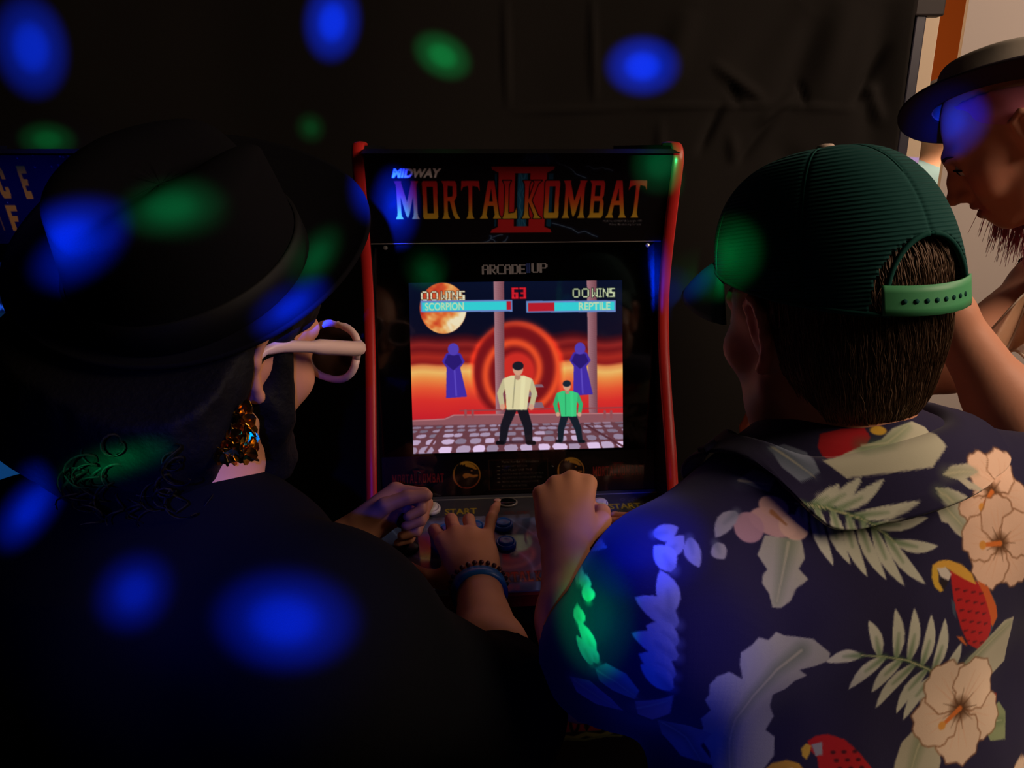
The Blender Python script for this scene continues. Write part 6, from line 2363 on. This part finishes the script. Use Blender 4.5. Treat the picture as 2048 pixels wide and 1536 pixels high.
Vj, Fj = organic(tp_, .005, lambda X: .002 * vnoise(X, 95, 10, 45.0), .004, top_cut)
link('top', fast_mesh('top', Vj, Fj), M_top, wom)
M_lace = mat('sheer_lace', (196, 156, 120), 0.5, 0.3, bump=('voronoi', 160, 0.5, 0.001), alpha=.42)
M_laceedge = mat('pale_lace_edge', (206, 188, 168), 0.5, 0.3, bump=('noise', 300, 0.2, 0.0005), alpha=.8)
fr = []
nu_, nv_ = 40, 26
for j_ in range(nv_):
    t = j_ / (nv_ - 1)
    a_ = P(2044 + 26 * t - 40 * t * t, 580 + 30 * t, 1.0)
    for i_ in range(nu_):
        u_ = i_ / (nu_ - 1)
        px_ = 2075 - (20 + 96 * t ** .8) * u_ + 6 * math.sin(t * 3)
        if i_ < 8:
            px_ += 42 * (8 - i_)
        py_ = 574 + 150 * t * (1 - .36 * u_) + 10 * u_ + 6 * t * math.sin(u_ * 13)
        fr.append(P(px_, py_, .995 + .014 * math.sin(u_ * 12 + t * 2) * t - .01 * u_ + .010 * max(0, 8 - i_)))
fo = link('lace_frill', fast_mesh('lace_frill', np.array(fr), grid_faces(nu_, nv_)), M_lace, wom)
solidify(fo, .0008)
F2 = np.array(fr).reshape(nv_, nu_, 3)
MB().tube(F2[-1], .0018, 6).build('frill_edge', M_laceedge, fo, smooth=True)
MB().tube(F2[:, -1], .0014, 6).build('frill_edge', M_laceedge, fo, smooth=True)
MB().tube(F2[4:, 22], .0014, 6).build('frill_edge', M_laceedge, fo, smooth=True)
# hat with a dark brim and grey satin crown
M_felt2 = mat('dark_hat_felt', (62, 54, 60), 0.9, 0.1, bump=('noise', 500, 0.25, 0.0006))
M_satin = mat('grey_hat_crown', (196, 184, 166), 0.6, 0.3, bump=('noise', 120, 0.15, 0.001), var=(14.0, (140, 132, 120)))
wh = hat('hat', wom, WHAT, WHM, .160, .084, .050, M_felt2, M_hband, 1.0, 1.20, .006, .012, .006, .93, .004, 2, (float(_sh[0]), float(_sh[1])))
for o_ in wh.children:
    if o_.name.startswith('crown'):
        o_.data.materials[0] = M_satin

# ------------------------------------------------------------------ someone standing in the room beyond the doorway
far_p = person('person', 'person in a pale blue short-sleeved shirt standing beyond the doorway')
FX, FY = 1.385, 2.62
fb = [ell((FX, FY, 1.60), (.076, .095, .112), k=.02), cap((FX, FY, 1.55), (FX, FY, 1.42), .052, .055, k=.03), cap((FX - .17, FY, 1.375), (FX + .17, FY, 1.375), .058, k=.05),
      ell((FX, FY, 1.20), (.17, .105, .23), k=.05), ell((FX, FY, .98), (.155, .11, .16), k=.05),
      cap((FX - .19, FY, 1.37), (FX - .235, FY - .03, 1.10), .048, .040, k=.03), cap((FX - .235, FY - .03, 1.10), (FX - .20, FY - .18, .92), .040, .027, k=.02),
      cap((FX + .19, FY, 1.37), (FX + .235, FY + .02, 1.10), .048, .040, k=.03), cap((FX + .235, FY + .02, 1.10), (FX + .22, FY - .06, .86), .040, .027, k=.02),
      cap((FX - .08, FY, .95), (FX - .09, FY, .50), .082, .056, k=.04), cap((FX - .09, FY, .50), (FX - .09, FY + .02, .07), .055, .036, k=.02), cap((FX - .09, FY + .03, .03), (FX - .09, FY - .14, .025), .034, .026, k=.02),
      cap((FX + .08, FY, .95), (FX + .09, FY, .50), .082, .056, k=.04), cap((FX + .09, FY, .50), (FX + .09, FY + .02, .07), .055, .036, k=.02), cap((FX + .09, FY + .03, .03), (FX + .09, FY - .14, .025), .034, .026, k=.02)]
for sx, wx in ((-1, V3(FX - .20, FY - .18, .92)), (1, V3(FX + .22, FY - .06, .86))):
    hh, _t, _s = hand_solids(wx, V3(0, -.3, -1), V3(sx, -.3, 0), sx < 0, [(20, 25, 15)] * 4)
    fb += hh
Vb, Fb = organic(fb, .006)
link('body', fast_mesh('body', Vb, Fb, lin(vcolor(Vb, (222, 166, 132), 4, 9))), M_skin, far_p)
M_pale = mat('pale_blue_shirt', (128, 158, 162), 0.85, 0.1, bump=('noise', 300, 0.2, 0.0008))
M_gtrim = mat('green_sleeve_trim', (74, 190, 106), 0.8, 0.1, bump=('noise', 300, 0.2, 0.0008))
sl_e = V3(FX - .232, FY - .03, 1.135)
fs = grow(fb[2:5], .014, .05) + [cap((FX - .19, FY, 1.37), sl_e, .066, .066, k=.03), cap((FX + .19, FY, 1.37), (FX + .232, FY + .02, 1.14), .066, .062, k=.03)]
Vj, Fj = organic(fs, .006, lambda X: .004 * vnoise(X, 97, 10, 40.0), .006, lambda X: np.maximum(.90 - X[:, 2], np.minimum(np.minimum(1.132 - X[:, 2], .0 + np.abs(X[:, 0] - FX) * 0 + 1), np.abs(X[:, 0] - FX) - .0) * 0 - 1))
link('shirt', fast_mesh('shirt', Vj, Fj), M_pale, far_p)
MB().lathe([(.062, -.010), (.071, -.010), (.071, .010), (.062, .010)], sl_e + V3(0, 0, -.056), None, 28).build('sleeve_trim', M_gtrim, far_p, smooth=True)
M_trf = mat('grey_trousers', (70, 70, 78), 0.9, 0.1, bump=('noise', 300, 0.2, 0.0008))
tl = grow([fb[4], fb[9], fb[10], fb[12], fb[13]], .014, .05)
Vt, Ft = organic(tl, .008, cut=lambda X: np.maximum(X[:, 2] - .93, .12 - X[:, 2]))
link('trousers', fast_mesh('trousers', Vt, Ft), M_trf, far_p)
M_hairf = mat('dark_hair', (44, 36, 32), 0.6, 0.3, bump=('noise', 200, 0.4, 0.001))
Vh, Fh = organic([ell((FX, FY + .012, 1.63), (.083, .098, .092), k=.02), ell((FX, FY - .11, 1.57), (.09, .08, .10), k=.01, op='s')], .005, lambda X: .002 * vnoise(X, 99, 10, 160.0), .004)
link('hair', fast_mesh('hair', Vh, Fh), M_hairf, far_p)
far_p.scale = (1, 1, .94)
